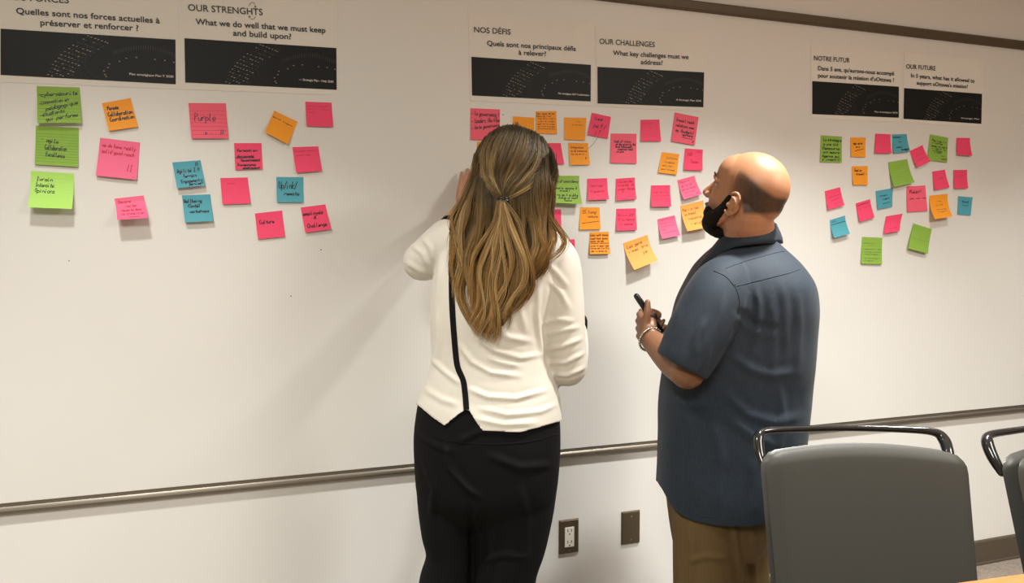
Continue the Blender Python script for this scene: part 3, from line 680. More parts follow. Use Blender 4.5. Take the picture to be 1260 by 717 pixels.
 ([(1173.2, 209.1), (1190.1, 208.9), (1191.5, 231.4), (1174.8, 231.9)], .008, 'pink', 'pink note with a single slanted line, above the rightmost blue note', [('______', .1, .95, .42, .02, -.2)], dict(ink='faint')),
 ([(1014.9, 235.1), (1033.7, 230.1), (1039.2, 252.4), (1019.1, 258.2)], .007, 'pink', 'pink note at the far left of the future notes, above a blue one', [('______', .15, .97, .42, .03, -.05), ('~a~n', .3, .8, .62, .08, -.06), ('~n~', .45, .8, .8, .06)], dict(ink='faint', bold=1.4)),
 ([(1052.8, 250.2), (1070.5, 244.9), (1076.4, 267.5), (1058.3, 272.8)], .008, 'pink', 'pink note with an underlined first line, left of the middle blue note', [('~~n~~~', .05, .85, .18, .08, -.02, 'black'), ('a ~~ n', .15, .95, .38, .06)], dict(ink='faint')),
 ([(1077.4, 235.1), (1098.9, 231.1), (1098.1, 254), (1080.4, 257.7)], .004, 'blue', 'middle blue note with three short lines, below the tilted green note', [('n~a~', .22, .65, .35, .1), ('~~ar~', .35, .8, .55, .1), ('~~~~', .35, .85, .78, .06, -.04)], dict(bold=1.1)),
 ([(1115.4, 229.3), (1138.7, 228), (1141.6, 259.3), (1116.7, 260.8)], .004, 'coral', 'large pink note with a bold black dash, left of the tilting orange note', [('Plaisir!', .15, .75, .28, .13), ('w~ -- --', .15, .97, .52, .08)], dict(bold=1.3)),
 ([(1143.7, 240.7), (1166.3, 238.3), (1172.1, 266.2), (1150.4, 269.6)], .028, 'orange', 'orange note curling out at the right of the future notes', [('~a', .35, .6, .3, .06), ('a n1b', .3, .68, .47, .08), ('n~~~a', .28, .78, .66, .09), ('~~an~', .32, .8, .76, .06)], dict(ink='grey')),
 ([(1179, 241.2), (1197, 242.8), (1194.6, 264.8), (1178.5, 263.5)], .003, 'blue', 'rightmost blue note, with four letters and a curved stroke', [('tout', .25, .75, .33, .16), ('~~', .3, .75, .55, .2)], dict(bold=1.0)),
 ([(1021.2, 270.7), (1039.8, 265.1), (1046.1, 287.4), (1026.5, 292.7)], .015, 'blue', 'blue note lifting off the board at the lower left of the future notes', [('_______', .05, .9, .3, .03, 0), ('~~', .1, .35, .17, .08)], dict(bold=1.1)),
 ([(1090.2, 266.1), (1110.8, 262.7), (1106.9, 284.2), (1088.3, 287.4)], .010, 'pink', 'pink note bent at its left corner, below the middle blue note', [('~n~a', .3, .8, .78, .05)], dict(ink='faint', bold=.8)),
 ([(1060.7, 291.3), (1085.7, 292.4), (1085.4, 325), (1059.9, 324.2)], .006, 'green', 'lowest green note, filled with pencil lines, under the future notes', [('n~~~~', .1, .6, .26, .04), ('~a~~~~ ~n', .1, .95, .48, .07), ('n~~a ~~n~', .15, .9, .58, .07), ('~~a ~~an~', .15, .8, .66, .07), ('a ~~n~~a~', .15, .8, .82, .06), ('n ~a~n~', .15, .6, .9, .06)], dict(ink='grey', ruled=(7, 'gline'))),
 ([(1123.8, 274.9), (1145.9, 281.8), (1141.1, 312), (1117.5, 305.7)], .010, 'green', 'tilted green note pad with a thick lower edge, lowest right of the future notes', (), dict(pad=.003, ruled=(1, 'gline'))),
]
for i, (q, lf, c, lab, lines, kw) in enumerate(N_):
    note(q, lf, c, lab, lines, group=GA if i < 17 else GB if i < 44 else GC, **kw)

# ================================================================== PEOPLE
def frame(yaw, pitch):
    """yaw: degrees the person is turned from 'straight away from the camera' towards picture right; pitch up positive"""
    a, b = math.radians(yaw), math.radians(pitch)
    h = HF*math.cos(a)+RT*math.sin(a)
    f = h*math.cos(b)+ZZ*math.sin(b); z = ZZ*math.cos(b)-h*math.sin(b); l = np.cross(z, f)
    return np.stack([l, f, z], 1)          # columns: left, front, up
def head_parts(c, A, s, neck_to, rn, ears=True, dz=0.0):
    P = lambda l, f, z: c+A@(np.array([l, f, z])*s)
    E = lambda p, r: ellip(P(*p), np.array(r)*s, A, n=56, mm=40)
    T = lambda pts, r, k=4: tube([P(*p) for p in pts], np.array(r)*s, n=14, k=k)
    L = [E((0, -.012, .028), (.074, .096, .088)), E((0, -.044, -.002), (.062, .060, .062)), E((0, .030, -.025), (.060, .062, .080)), E((0, .034, .045), (.061, .057, .055)),
         T([(-.054, .0, -.05), (-.042, .038, -.085), (0, .066, -.100), (.042, .038, -.085), (.054, 0, -.05)], [.016, .016, .017, .016, .016]),
         E((0, .022, -.072), (.047, .050, .034)),
         T([(0, .084, .020), (0, .098, -.004), (0, .110, -.024)], [.0075, .009, .0115]), E((.012, .098, -.029), (.009, .011, .008)), E((-.012, .098, -.029), (.009, .011, .008)),
         T([(-.050, .066, .018), (-.026, .084, .026), (0, .087, .022), (.026, .084, .026), (.050, .066, .018)], [.006, .0085, .007, .0085, .006]),
         E((0, .090, -.053), (.023, .010, .0065)), E((0, .087, -.064), (.021, .010, .0075)), E((0, .078, -.088), (.019, .015, .014)),
         E((.036, .050, -.016), (.022, .024, .024)), E((-.036, .050, -.016), (.022, .024, .024))]
    L.append(tube([P(0, -.022, -.01), P(0, -.028, -.06), neck_to], [rn*.92, rn*.95, rn*1.08], n=24, k=5))
    if ears:
        c = c+A[:, 2]*dz*s; P = lambda l, f, z: c+A@(np.array([l, f, z])*s); E = lambda p, r: ellip(P(*p), np.array(r)*s, A, n=24, mm=16); T = lambda pts, r, k=4: tube([P(*p) for p in pts], np.array(r)*s, n=14, k=k)
        for q in (-1, 1):
            L.append(ellip(P(q*.074, -.010, -.006), np.array((.006, .015, .026))*s, A, n=20, mm=12))
            ring = []
            for a in np.linspace(-2.3, 2.1, 12):
                ring.append(P(q*(.0815+.004*(math.cos(a*.5))), -.010-.0185*math.cos(a+.15)*1.0-.004*math.sin(a), -.004+.029*math.sin(a)))
            L.append(tube(ring, [.003]+[.0042]*10+[.0035], n=10, k=3))
            L.append(E((q*.079, -.008, -.033), (.0045, .0075, .0085)))
            L.append(E((q*.079, .004, -.010), (.004, .004, .006)))
            L.append(T([(q*.080, -.002, .012), (q*.081, -.014, .004), (q*.080, -.016, -.012), (q*.079, -.006, -.020)], [.0025, .003, .003, .0025], 3))
    return L
def hand_parts(wr, fw, nrm, th, s=1.0, curl=(8, 10, 8), spread=4, thumb=None, tuck=0):
    """wr wrist, fw finger direction, nrm palm normal, th thumb-side direction"""
    fw = fw/np.linalg.norm(fw); nrm = nrm-fw*np.dot(nrm, fw); nrm /= np.linalg.norm(nrm)
    sd = np.cross(fw, nrm); sd *= np.sign(np.dot(sd, th)) or 1
    L = []; X = lambda a, b, c: wr+(fw*a+sd*b+nrm*c)*s
    kn = [(.088, .030), (.092, .010), (.086, -.010), (.076, -.028)]
    for a, b in kn: L.append(tube([X(-.008, b*.55, 0), X(a*.5, b*.85, -.002), X(a, b, -.002)], np.array([.0135, .0135, .0105])*s, n=12, k=3))
    L.append(tube([X(.0, .014, .006), X(.032, .030, .010), X(.055, .032, .006)], np.array([.013, .015, .011])*s, n=12, k=3))
    L.append(tube([X(.0, -.014, .005), X(.05, -.024, .007)], np.array([.013, .011])*s, n=12, k=3))
    seg = [(.042, .025, .020), (.046, .028, .021), (.043, .026, .020), (.034, .020, .018)]
    for i, ((a, b), g) in enumerate(zip(kn, seg)):
        p = X(a, b, -.002); ang = 0; sp = math.radians(spread*(1.4-i)); pts = [p]
        base = fw*math.cos(sp)+sd*math.sin(sp)
        for k in range(3):
            ang += math.radians(curl[k]*(1+.08*i)); dv = base*math.cos(ang)+nrm*math.sin(ang); p = p+dv*g[k]*s; pts.append(p)
        L.append(tube(pts, np.array([.0095, .0088, .0080, .0066])*s*(.9 if i == 3 else 1), n=12, k=4))
    if thumb is None: thumb = [X(.02, .026, .010), X(.050, .050, .014), X(.078, .060, .016), X(.100, .064, .016)]
    L.append(tube(thumb, np.array([.014, .0115, .0100, .0078][:len(thumb)])*s, n=12, k=4))
    return L
def shoe(parent, pos, direc, name='shoe'):
    d = np.array([direc[0], direc[1], 0.]); d /= np.linalg.norm(d); sd = np.array([-d[1], d[0], 0])
    A = np.stack([sd, d, ZZ], 1); P = lambda a, b, c: np.array([pos[0], pos[1], 0])+A@np.array([a, b, c])
    L = [tube([P(0, -.05, .040), P(0, .05, .038), P(.004, .13, .030), P(.004, .185, .026)], [.040, .044, .045, .030], n=20, k=4, flat=(ZZ, .78)),
         tube([P(0, -.055, .05), P(0, -.045, .095)], [.038, .040], n=18, k=2), tube([P(0, .0, .06), P(0, -.03, .085)], [.036, .038], n=18, k=2)]
    V, Q = fuse(L, .006, 3); V[:, 2] = np.maximum(V[:, 2], .0015)
    return qobj(name, V, Q, M['shoe'], parent)
def join(chunks):
    Vs, Qs, n = [], [], 0
    for V, Q in chunks: Vs.append(V); Qs.append(Q+n); n += len(V)
    return np.vstack(Vs), np.vstack(Qs)
def shrink_rows(rows, k): return [(r[0], (r[1]+r[2])/2-(r[2]-r[1])/2*k, (r[1]+r[2])/2+(r[2]-r[1])/2*k, r[3], r[4]*k) for r in rows]

# ---------------------------------------------------------------- the man
mA = frame(-90+41, 19); mC = W(917.5, 240, 1.98); ms = .965
mF = mA[:, 1].copy(); mF[2] = 0; mF /= np.linalg.norm(mF)
MROWS = [(281, 896, 945, 2.005, .052), (292, 888, 951, 2.01, .066), (301, 880, 958, 2.02, .082), (313, 868, 969, 2.03, .122), (328, 856, 982, 2.04, .165), (348, 845, 993, 2.05, .198), (372, 834, 997, 2.05, .203),
         (400, 827, 997, 2.05, .20), (450, 817, 995, 2.05, .195), (500, 812, 990, 2.05, .19), (545, 811, 986, 2.05, .19), (592, 808, 985, 2.05, .19), (625, 808, 984, 2.05, .185), (660, 812, 980, 2.05, .18)]
base_m = WZ(880, 925, 0.0); base_m = np.array([W(885, 600, 2.05)[0], W(885, 600, 2.05)[1], 0])
elb = W(846, 456, 1.865); wri = W(801, 417, 2.02); shm = W(890, 350, 1.95)
chunks = []
V, Q = fuse(head_parts(mC, mA, ms, W(925, 302, 2.03), .066, dz=-.020), .0024, 3); nh = len(V); chunks.append((V, Q))
uh = -RT*.14+UP*.25+HF*.9
thumb = [W(793, 408, 2.03), W(794.5, 396, 2.03), W(796.6, 383, 2.03), W(796.8, 371.5, 2.035)]
LH = hand_parts(W(799.5, 414, 2.025), uh, RT*1.0+HF*.10, UP*1.0-HF*.3, 1.0, curl=(60, 80, 50), spread=1, thumb=thumb)
LH.append(tube([elb, (elb*.6+wri*.4)+UP*(-.004), wri, W(799.5, 412, 2.03)], [.043, .042, .0285, .026], n=20, k=6))
LH.append(tube([shm, elb], [.055, .045], n=20, k=6))
V, Q = fuse(LH, .0027, 3); chunks.append((V, Q))
elr = W(868, 462, 2.24); wrr = W(838, 416, 2.17)
RH = hand_parts(wrr, -RT*.9-HF*.5+UP*.15, -HF*.2+UP*.6, UP+HF*.2, 1.0, curl=(25, 35, 25), spread=2)
RH += [tube([W(905, 352, 2.18), elr], [.055, .046], n=20, k=6), tube([elr, wrr], [.042, .027], n=18, k=6)]
V, Q = fuse(RH, .0032, 3); chunks.append((V, Q))
legs = []
for a, b in (((872, 1.98), (868, 1.98)), ((908, 2.13), (914, 2.13))):
    zf = lambda py, d, px: W(px, py, d)
    hipp = W(a[0], 640, a[1]); an = W(b[0], 700, b[1]); an = np.array([an[0], an[1], .085])
    kn = (hipp+an)/2+mF*.015
    legs.append((hipp, kn, an))
P_ = [rings_body(shrink_rows(MROWS[3:-3], .84), e=2.2)]
for h, k, a in legs: P_.append(tube([h, k, a], [.078, .056, .040], n=20, k=5)); P_.append(tube([a-ZZ*.03, a-ZZ*.045+mF*.13], [.035, .025], n=16, k=3))
V, Q = fuse(P_, .011, 3); chunks.append((V, Q))
V, Q = join(chunks)
# shaved-hair tone, defined in the head's own frame
loc = (V-mC)@mA/ms
skin = np.tile(np.array([[.42, .200, .105]]), (len(V), 1)); skin[nh:] *= .55  # everything below the head darkened: the arm's shade is put into the skin colour
def hl(px, py, lat=.062):        # photograph point on the left side of the head -> head-frame (front, up)
    p = W(px, py, 1.98)-mC; q = mA.T@p/ms
    return q
up_line = [(902, 226), (905, 214), (911, 209), (919, 214), (935, 229), (953, 240.5), (969, 244)]
lo_line = [(902, 245), (910, 240), (917, 262), (930, 263), (943.7, 263), (955, 262), (969, 258)]
def side_fz(px, py):
    # intersect with the head's left side surface (approx. ellipsoid)
    r = ray(px, py); o = (CAM-mC)@mA/ms; dd = (r@mA); c0 = np.array([0, -.016, .018]); R = np.array([.073, .097, .094])
    a = ((dd/R)**2).sum(); b = 2*((dd/R)*((o-c0)/R)).sum(); c = (((o-c0)/R)**2).sum()-1; D = max(b*b-4*a*c, 0); t = (-b-math.sqrt(D))/(2*a)
    q = o+dd*t; return q[1], q[2]
U_ = np.array(sorted(side_fz(*p) for p in up_line)); L_ = np.array(sorted(side_fz(*p) for p in lo_line))
zu = np.interp(loc[:, 1], U_[:, 0], U_[:, 1]); zl = np.interp(loc[:, 1], L_[:, 0], L_[:, 1])
sm = lambda x: np.clip(x, 0, 1)**2*(3-2*np.clip(x, 0, 1))
den = sm((zu+.006-loc[:, 2])/.016)*sm((loc[:, 2]-zl+.008)/.016)*sm((U_[-1, 0]+.012-loc[:, 1])/.034)
den *= (.80+.20*sm((-loc[:, 1]-.0)/.05))*(.95+.05*wob(loc, 500, 3))
near_ear = (np.abs(loc[:, 0]) > .0765) & (loc[:, 1] > -.029) & (loc[:, 1] < .014) & (loc[:, 2] > -.066) & (loc[:, 2] < .012)
den[near_ear] = 0; den[nh:] = 0
face_sh = sm((loc[:, 1]-.02)/.03)*sm((-.03-loc[:, 2])/.02)*.55; face_sh[nh:] = 0    # stubble on the cheeks above the beard
mixd = np.clip(den*.95+face_sh*(1-den), 0, 1)[:, None]
tone = skin*(1-mixd)+np.array([[.020, .014, .011]])*mixd
tone *= (1+.05*wob(V, 60, 5))[:, None]
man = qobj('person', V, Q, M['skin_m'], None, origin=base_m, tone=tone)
tag(man, 'bald bearded man in a blue-grey short-sleeved shirt and khaki trousers, facing left with a marker', 'person')
for q in (1, -1):
    e = obj('eye', *ellip(mC+mA@(np.array([q*.030, .0665, .007])*ms), np.array([.0125]*3)*ms, mA, n=20, mm=14), M['eye'], man, smooth=True)
    obj('iris', *ellip(mC+mA@(np.array([q*.0305, .0770, .007])*ms), np.array([.0055, .003, .0055])*ms, mA, n=16, mm=8), M['iris'], e, smooth=True)
    obj('eyebrow', *tube([mC+mA@(np.array(p)*ms) for p in ((q*.012, .094, .029), (q*.030, .090, .034), (q*.050, .073, .028))], [.0022, .003, .0016], n=8, k=4, flat=(mA[:, 1], .5)), M['beard'], man, smooth=True)
bp = lambda l, f, z: mC+mA@(np.array([l, f, z])*ms)
BL = [tube([bp(-.064, .012, -.012), bp(-.063, .022, -.05), bp(-.044, .048, -.086), bp(0, .060, -.099), bp(.044, .048, -.086), bp(.063, .022, -.05), bp(.064, .012, -.012)],
           np.array([.007, .014, .024, .028, .024, .014, .007])*ms, n=18, k=6),
      ellip(bp(0, .040, -.112), np.array([.040, .040, .020])*ms, mA, 24, 16), ellip(bp(.030, .060, -.070), np.array([.024, .024, .022])*ms, mA, 20, 14), ellip(bp(-.030, .060, -.070), np.array([.024, .024, .022])*ms, mA, 20, 14)]
V, Q = fuse(BL, .0028, 3); N = normals(V, Q); V = V+N*(.0012*wob(V, 500, 9))[:, None]
qobj('beard', V, Q, M['beard'], man)
# shirt
SL = tube([W(898, 338, 1.95), W(884, 360, 1.90), W(864, 400, 1.875), W(846, 436, 1.865), W(838, 450, 1.865)], [.060, .076, .077, .071, .068], n=28, k=6, ends='start')
SR = tube([W(905, 338, 2.16), W(885, 400, 2.22), W(872, 452, 2.24)], [.065, .074, .066], n=24, k=6, ends='start')
V, Q = fuse([rings_body(MROWS, n=56, e=2.35), SL, SR], .0052, 5)
V, Q = cut(V, Q, lambda P: (lambda t: (np.interp(t[0], [800, 809, 816, 824, 838, 856, 873, 905, 935, 960, 975, 990], [588, 592, 603, 620, 635, 642, 646, 648, 646, 640, 628, 605])-t[1])*.002*(t[2] > 0))(proj(P)))
FM = [(5, .006, [(893, 362), (884, 395), (872, 425), (862, 462)]), (4, .0045, [(918, 372), (912, 400), (900, 430), (878, 452)]), (5, .005, [(868, 392), (858, 415), (853, 440)]),
      (4, .006, [(930, 352), (934, 375), (933, 402), (926, 420)]), (5, .004, [(962, 345), (966, 380), (965, 430)]), (5, .004, [(980, 350), (984, 400), (980, 460)]), (6, .004, [(948, 360), (953, 410), (950, 470)]),
      (6, .005, [(905, 440), (925, 455), (950, 462), (978, 458)]), (6, .005, [(890, 480), (920, 510), (955, 520), (985, 512)]), (7, .005, [(900, 515), (925, 535), (955, 548)]), (5, .0045, [(960, 470), (963, 510), (958, 560)]),
      (7, .004, [(840, 500), (850, 550), (845, 610)]), (7, .0045, [(880, 520), (888, 570), (880, 630)]), (8, .004, [(925, 560), (930, 600), (925, 640)]), (5, .004, [(825, 490), (850, 500), (875, 498)]),
      (4, .004, [(845, 340), (838, 365), (830, 395)]), (5, -.004, [(905, 380), (930, 400), (958, 405)])]
FM = [(a*1.35, b, c) for a, b, c in FM]; V = folds(V, Q, FM, .75); N = normals(V, Q)
V = V+N*(.0022*wob(V, 22, 1)+.0012*wob(V, 55, 2))[:, None]; V = lap(V, Q, 1)
shirt = solidify(qobj('shirt', V, Q, M['denim'], man), .0025)
shirt['label'] = 'blue-grey short-sleeved shirt'
TS = bvh(V, Q)
for pl in ([(905, 352), (925, 347), (950, 341), (970, 336), (984, 331)], [(893, 330), (915, 322), (950, 312), (965, 309)], [(904, 350), (910, 372), (904, 400), (893, 425)], [(878, 333), (893, 340), (904, 352)],
           [(818, 425), (832, 440), (850, 455), (863, 466)], [(832, 616), (846, 627), (866, 634), (884, 636)]):
    pts = [on_surf(TS, *p, .0006) for p in catmull(pl, 6)]; pts = [p[0] for p in pts if p is not None]
    if len(pts) > 3 and max(np.linalg.norm(pts[i+1]-pts[i]) for i in range(len(pts)-1)) < .04:
        obj('seam', *tube(pts, .0009, n=5, k=1, ends=False), M['seam'], shirt)
# collar: a band around the neck with a folded leaf
cc = W(922, 287, 2.012); v = []; nphi = 48; prof = 9
for i in range(nphi+1):
    ph = -math.pi+2*math.pi*i/nphi*.965+.11; e = -mF*math.cos(ph)+np.cross(ZZ, mF)*math.sin(ph)      # ph=0 is the back of the neck
    k = -math.cos(ph); kf = max(k, 0)
    tz = .030-.040*(k*.5+.5)-.006
    R0 = .062+.010*kf
    top = cc+e*R0+ZZ*tz
    sf = math.sqrt(max(0, 1-k*k)); leaf = cc+e*(R0+.007+.026*sf+.050*kf**1.5)+ZZ*(tz-.052+.012*sf-.045*kf**1.3)
    inn = cc+e*(R0-.004)+ZZ*(tz-.045)
    ring = [inn, inn*.5+top*.5-e*.001, top-e*.002, top+ZZ*.003, top+e*.004, top*.6+leaf*.4+e*.006, top*.25+leaf*.75+e*.005, leaf+e*.001, leaf-e*.003+ZZ*.001]
    v += ring
f = [(i*prof+j, i*prof+j+1, (i+1)*prof+j+1, (i+1)*prof+j) for i in range(nphi) for j in range(prof-1)]
col = solidify(obj('collar', v, f, M['denim'], shirt, smooth=True), .0015)
# trousers
TP = [rings_body([(575, 818, 968, 2.05, .150), (610, 820, 955, 2.05, .155), (645, 824, 944, 2.05, .150), (672, 828, 938, 2.05, .13)], e=2.2)]
for (h, k, a), r in zip(legs, (.093, .088)):
    TP.append(tube([h+ZZ*.02, h*.6+a*.4, k*.6+a*.4, a-ZZ*.035], [r, r*.93, r*.84, r*.78], n=26, k=6))
V, Q = fuse(TP, .007, 5)
V = folds(V, Q, [(5, .008, [(902, 640), (908, 680), (917, 730)]), (5, .005, [(845, 690), (870, 684), (895, 688)]), (6, .005, [(850, 650), (852, 690), (848, 720)]), (5, .006, [(926, 650), (928, 690), (930, 730)])])
V = V+normals(V, Q)*(.002*wob(V, 20, 4))[:, None]
V[:, 2] = np.maximum(V[:, 2], .03)
kh = qobj('trousers', V, Q, M['khaki'], man); kh['label'] = 'khaki brown trousers'
for h, k, a in legs: shoe(man, a-mF*.01, mF)
# bracelet: a chain of links around the wrist
bc = W(800.5, 417.5, 2.018); ax = (wri-elb); ax /= np.linalg.norm(ax); bu = np.cross(ax, ZZ); bu /= np.linalg.norm(bu); bv = np.cross(ax, bu)
br = MB()
for i in range(26):
    a = 2*math.pi*i/26; p = bc+(bu*math.cos(a)+bv*math.sin(a))*.0325; t = (-bu*math.sin(a)+bv*math.cos(a))
    br.add(*ellip(p, (.0050, .0036, .0036), np.stack([t, ax, np.cross(t, ax)], 1), n=8, mm=6))
b_ = obj('bracelet', br.v, br.f, M['silver'], man, smooth=True); b_['label'] = 'silver link bracelet'; b_['kind'] = 'stuff'
# marker pen
p0, p1 = W(781.8, 362, 2.045), W(817, 413, 2.055); dm = (p1-p0)/np.linalg.norm(p1-p0)
mr = empty('marker_pen', tuple((p0+p1)/2)); tag(mr, "black marker pen held upright in the man's left hand", 'marker')
obj('barrel', *tube([p0+dm*.05, p1-dm*.012], .0082, n=20, k=2, ends=False), M['marker'], mr, smooth=True)
obj('cap', *tube([p0+dm*.006, p0+dm*.052], [.0078, .0088], n=20, k=2), M['marker'], mr, smooth=True)
obj('end_plug', *tube([p1-dm*.013, p1-dm*.002], .0070, n=18, k=2), M['markertip'], mr, smooth=True)

# ---------------------------------------------------------------- the woman
wA = frame(24, -4); wC = W(635, 219, 1.93); ws = .98
wF = wA[:, 1].copy(); wF[2] = 0; wF /= np.linalg.norm(wF)
WROWS = [(262, 604, 648, 1.94, .050), (272, 590, 664, 1.94, .066), (283, 566, 684, 1.94, .088), (298, 550, 694, 1.945, .108), (318, 540, 697, 1.95, .118), (345, 532, 690, 1.95, .124), (385, 529, 679, 1.95, .124), (420, 530, 675, 1.95, .120),
         (448, 529, 679, 1.95, .122), (478, 519, 688, 1.95, .132), (500, 511, 692, 1.95, .143), (530, 506, 694, 1.95, .150), (556, 504, 696, 1.95, .152)]
cw = W(600, 500, 1.95); base_w = np.array([cw[0], cw[1], 0])
shl, ell, wrl = W(578, 295, 1.935), W(519, 322, 2.03), W(572, 255, 2.285)
shr, elw, wrw = W(682, 312, 1.935), W(698, 452, 1.945), W(701.5, 380, 2.13)
chunks = []
V, Q = fuse(head_parts(wC, wA, ws, W(628, 285, 1.945), .050), .003, 3); chunks.append((V, Q))
kn = WY(578, 219, -.022)
LHW = hand_parts(wrl, kn-wrl, np.array([0, 1.0, 0]), RT, .90, curl=(-2, 3, 3), spread=2)
LHW.append(tube([ell, wrl*.55+ell*.45, wrl, wrl+(kn-wrl)*.15], [.038, .034, .023, .021], n=18, k=6)); LHW.append(tube([shl, ell], [.046, .038], n=18, k=6))
V, Q = fuse(LHW, .0027, 3); 
V[:, 1] = np.minimum(V[:, 1], -.0025)
chunks.append((V, Q))
RHW = hand_parts(wrw, UP*.7+HF*.6-RT*.2, HF*.6-UP*.3, RT*-1+UP*.1, .90, curl=(20, 30, 20), spread=3)
RHW += [tube([elw, wrw*.5+elw*.5+RT*.006, wrw], [.038, .0345, .023], n=18, k=6), tube([shr, elw], [.046, .039], n=18, k=6)]
V, Q = fuse(RHW, .003, 3); chunks.append((V, Q))
P_ = [rings_body(shrink_rows(WROWS[2:], .84), e=2.2)]; wl = []
for x in (552, 628):
    h = W(x, 600, 1.955); a = W(x+(-6 if x < 600 else 4), 700, 1.955); a = np.array([a[0], a[1], .10]); wl.append((h, a))
    P_ += [tube([h, (h+a)/2, a], [.072, .046, .034], n=20, k=5), tube([a-ZZ*.04, a-ZZ*.065+wF*.11], [.032, .022], n=16, k=3)]
V, Q = fuse(P_, .011, 3); chunks.append((V, Q))
V, Q = join(chunks)
wom = qobj('person', V, Q, M['skin_w'], None, origin=base_w)
tag(wom, 'woman with long wavy blond-brown hair, cream blouse and black trousers, hand on the board', 'person')
for q in (1, -1):
    e = obj('eye', *ellip(wC+wA@(np.array([q*.030, .0665, .007])*ws), np.array([.012]*3)*ws, wA, n=20, mm=14), M['eye'], wom, smooth=True)
    obj('iris', *ellip(wC+wA@(np.array([q*.0305, .0768, .007])*ws), np.array([.0055, .003, .0055])*ws, wA, n=16, mm=8), M['iris'], e, smooth=True)
    obj('eyebrow', *tube([wC+wA@(np.array(p)*ws) for p in ((q*.012, .094, .029), (q*.030, .090, .034), (q*.050, .073, .028))], [.002, .0028, .0016], n=8, k=4, flat=(wA[:, 1], .5)), M['hairbase'], wom, smooth=True)
# blouse
BLS = tube([W(590, 290, 1.93), shl, W(548, 306, 1.98), ell, W(536, 300, 2.09)], [.050, .062, .060, .050, .043], n=26, k=7)
cuffL = (W(536, 300, 2.09), W(548, 287, 2.14))
BLL = tube([ell, *cuffL], [.048, .043, .040], n=24, k=5)
BRS = tube([W(672, 300, 1.935), W(684, 325, 1.935), W(690, 365, 1.935), W(693, 410, 1.935), W(697, 448, 1.95)], [.048, .060, .057, .055, .055], n=26, k=7)
cuffR = (W(702, 425, 2.04), W(703, 408, 2.085))
BRL = tube([W(697, 450, 1.955), *cuffR], [.054, .047, .043], n=24, k=5)
V, Q = fuse([rings_body(WROWS, n=56, e=2.25), BLS, BLL, BRS, BRL], .0048, 5)
hemx = [505, 513, 530, 546, 560, 571.5, 577.5, 586, 594, 640, 688, 695]; hemy = [494, 497, 512, 523.5, 512, 503.5, 505.5, 520, 530, 532, 519, 516]
V, Q = cut(V, Q, lambda P: (lambda t: np.where(t[2] < 1.95, np.interp(t[0], hemx, hemy), np.interp(t[0], [505, 600, 695], [497, 512, 516]))-t[1])(proj(P))*.002)
FW_ = [(4, .0055, [(566, 425), (580, 445), (604, 458), (640, 463)]), (4, .005, [(586, 415), (610, 432), (640, 440), (668, 436)]), (4, .005, [(530, 440), (548, 458), (566, 472)]), (4, .0055, [(576, 478), (600, 488), (635, 490), (672, 480)]),
       (5, .005, [(600, 395), (625, 415), (655, 420)]), (5, .004, [(522, 478), (545, 492), (562, 497)]), (4, .004, [(590, 502), (625, 510), (665, 506), (684, 498)]), (4, .004, [(585, 515), (620, 522), (660, 520)]),
       (4, .006, [(664, 352), (661, 385), (664, 415), (668, 440)]), (3.5, .005, [(668, 398), (685, 393), (705, 395)]), (3.5, .005, [(672, 412), (690, 407), (712, 402)]), (3.5, .0055, [(674, 430), (692, 426), (716, 416)]),
       (3.5, .005, [(676, 446), (696, 446), (719, 434)]), (3.5, .0045, [(680, 460), (698, 462), (720, 452)]), (4, .005, [(676, 345), (690, 360), (700, 380)]), (4, .004, [(670, 320), (685, 335), (698, 352)]),
       (4, .0045, [(505, 300), (520, 312), (528, 330)]), (4, .0045, [(518, 290), (530, 305), (534, 325)]), (4, .004, [(500, 322), (512, 330), (525, 338)]), (5, .0045, [(543, 300), (541, 340), (536, 380)]), (5, .004, [(538, 380), (540, 420), (535, 450)]),
       (5, .004, [(650, 350), (640, 380), (648, 410)]), (4, .004, [(600, 440), (618, 446), (640, 450)])]
V = folds(V, Q, FW_, 1.0); V = V+normals(V, Q)*(.0018*wob(V, 26, 11)+.0009*wob(V, 60, 12))[:, None]; V = lap(V, Q, 1)
bl = solidify(qobj('blouse', V, Q, M['blouse'], wom), .002); bl['label'] = 'cream satin blouse with a black back stripe'
TB = bvh(V, Q)
v, f = strip(TB, [(557, 275), (556.5, 310), (556, 350), (557, 385), (560, 425), (563, 450), (570, 468), (572.5, 485), (574, 504)], 7.2, .0012)
obj('back_stripe', v, f, M['trim'], bl, smooth=True)
for (a, b), r in ((cuffL, .0350), (cuffR, .0430)):
    d = (b-a)/np.linalg.norm(b-a); obj('cuff_trim', *tube([b+d*.024, b+d*.043], r, n=28, k=2, ends=False), M['trim'], bl, smooth=True)
# trousers
TW = [rings_body([(486, 516, 686, 1.95, .126), (505, 512, 689, 1.95, .136), (535, 508.5, 691, 1.95, .144), (570, 509, 690, 1.95, .146), (600, 511, 687, 1.95, .14), (618, 516, 683, 1.95, .12), (634, 528, 672, 1.95, .085), (648, 552, 650, 1.95, .04)], n=48, e=2.25),
      rings_body([(585, 511, 592, 1.955, .11), (625, 514, 588, 1.955, .105), (658, 519, 584, 1.955, .095), (682, 524, 583, 1.955, .09), (717, 514, 582, 1.955, .09), (790, 512, 578, 1.955, .09), (860, 512, 574, 1.955, .09), (925, 510, 572, 1.955, .095)], e=2.1),
      rings_body([(585, 572, 688, 1.955, .12), (625, 576, 683, 1.955, .115), (655, 579, 677, 1.955, .105), (680, 580, 671, 1.955, .10), (717, 581, 660, 1.955, .095), (790, 585, 655, 1.955, .09), (860, 588, 654, 1.955, .09), (925, 588, 656, 1.955, .095)], e=2.1)]
V, Q = fuse(TW, .0065, 4)
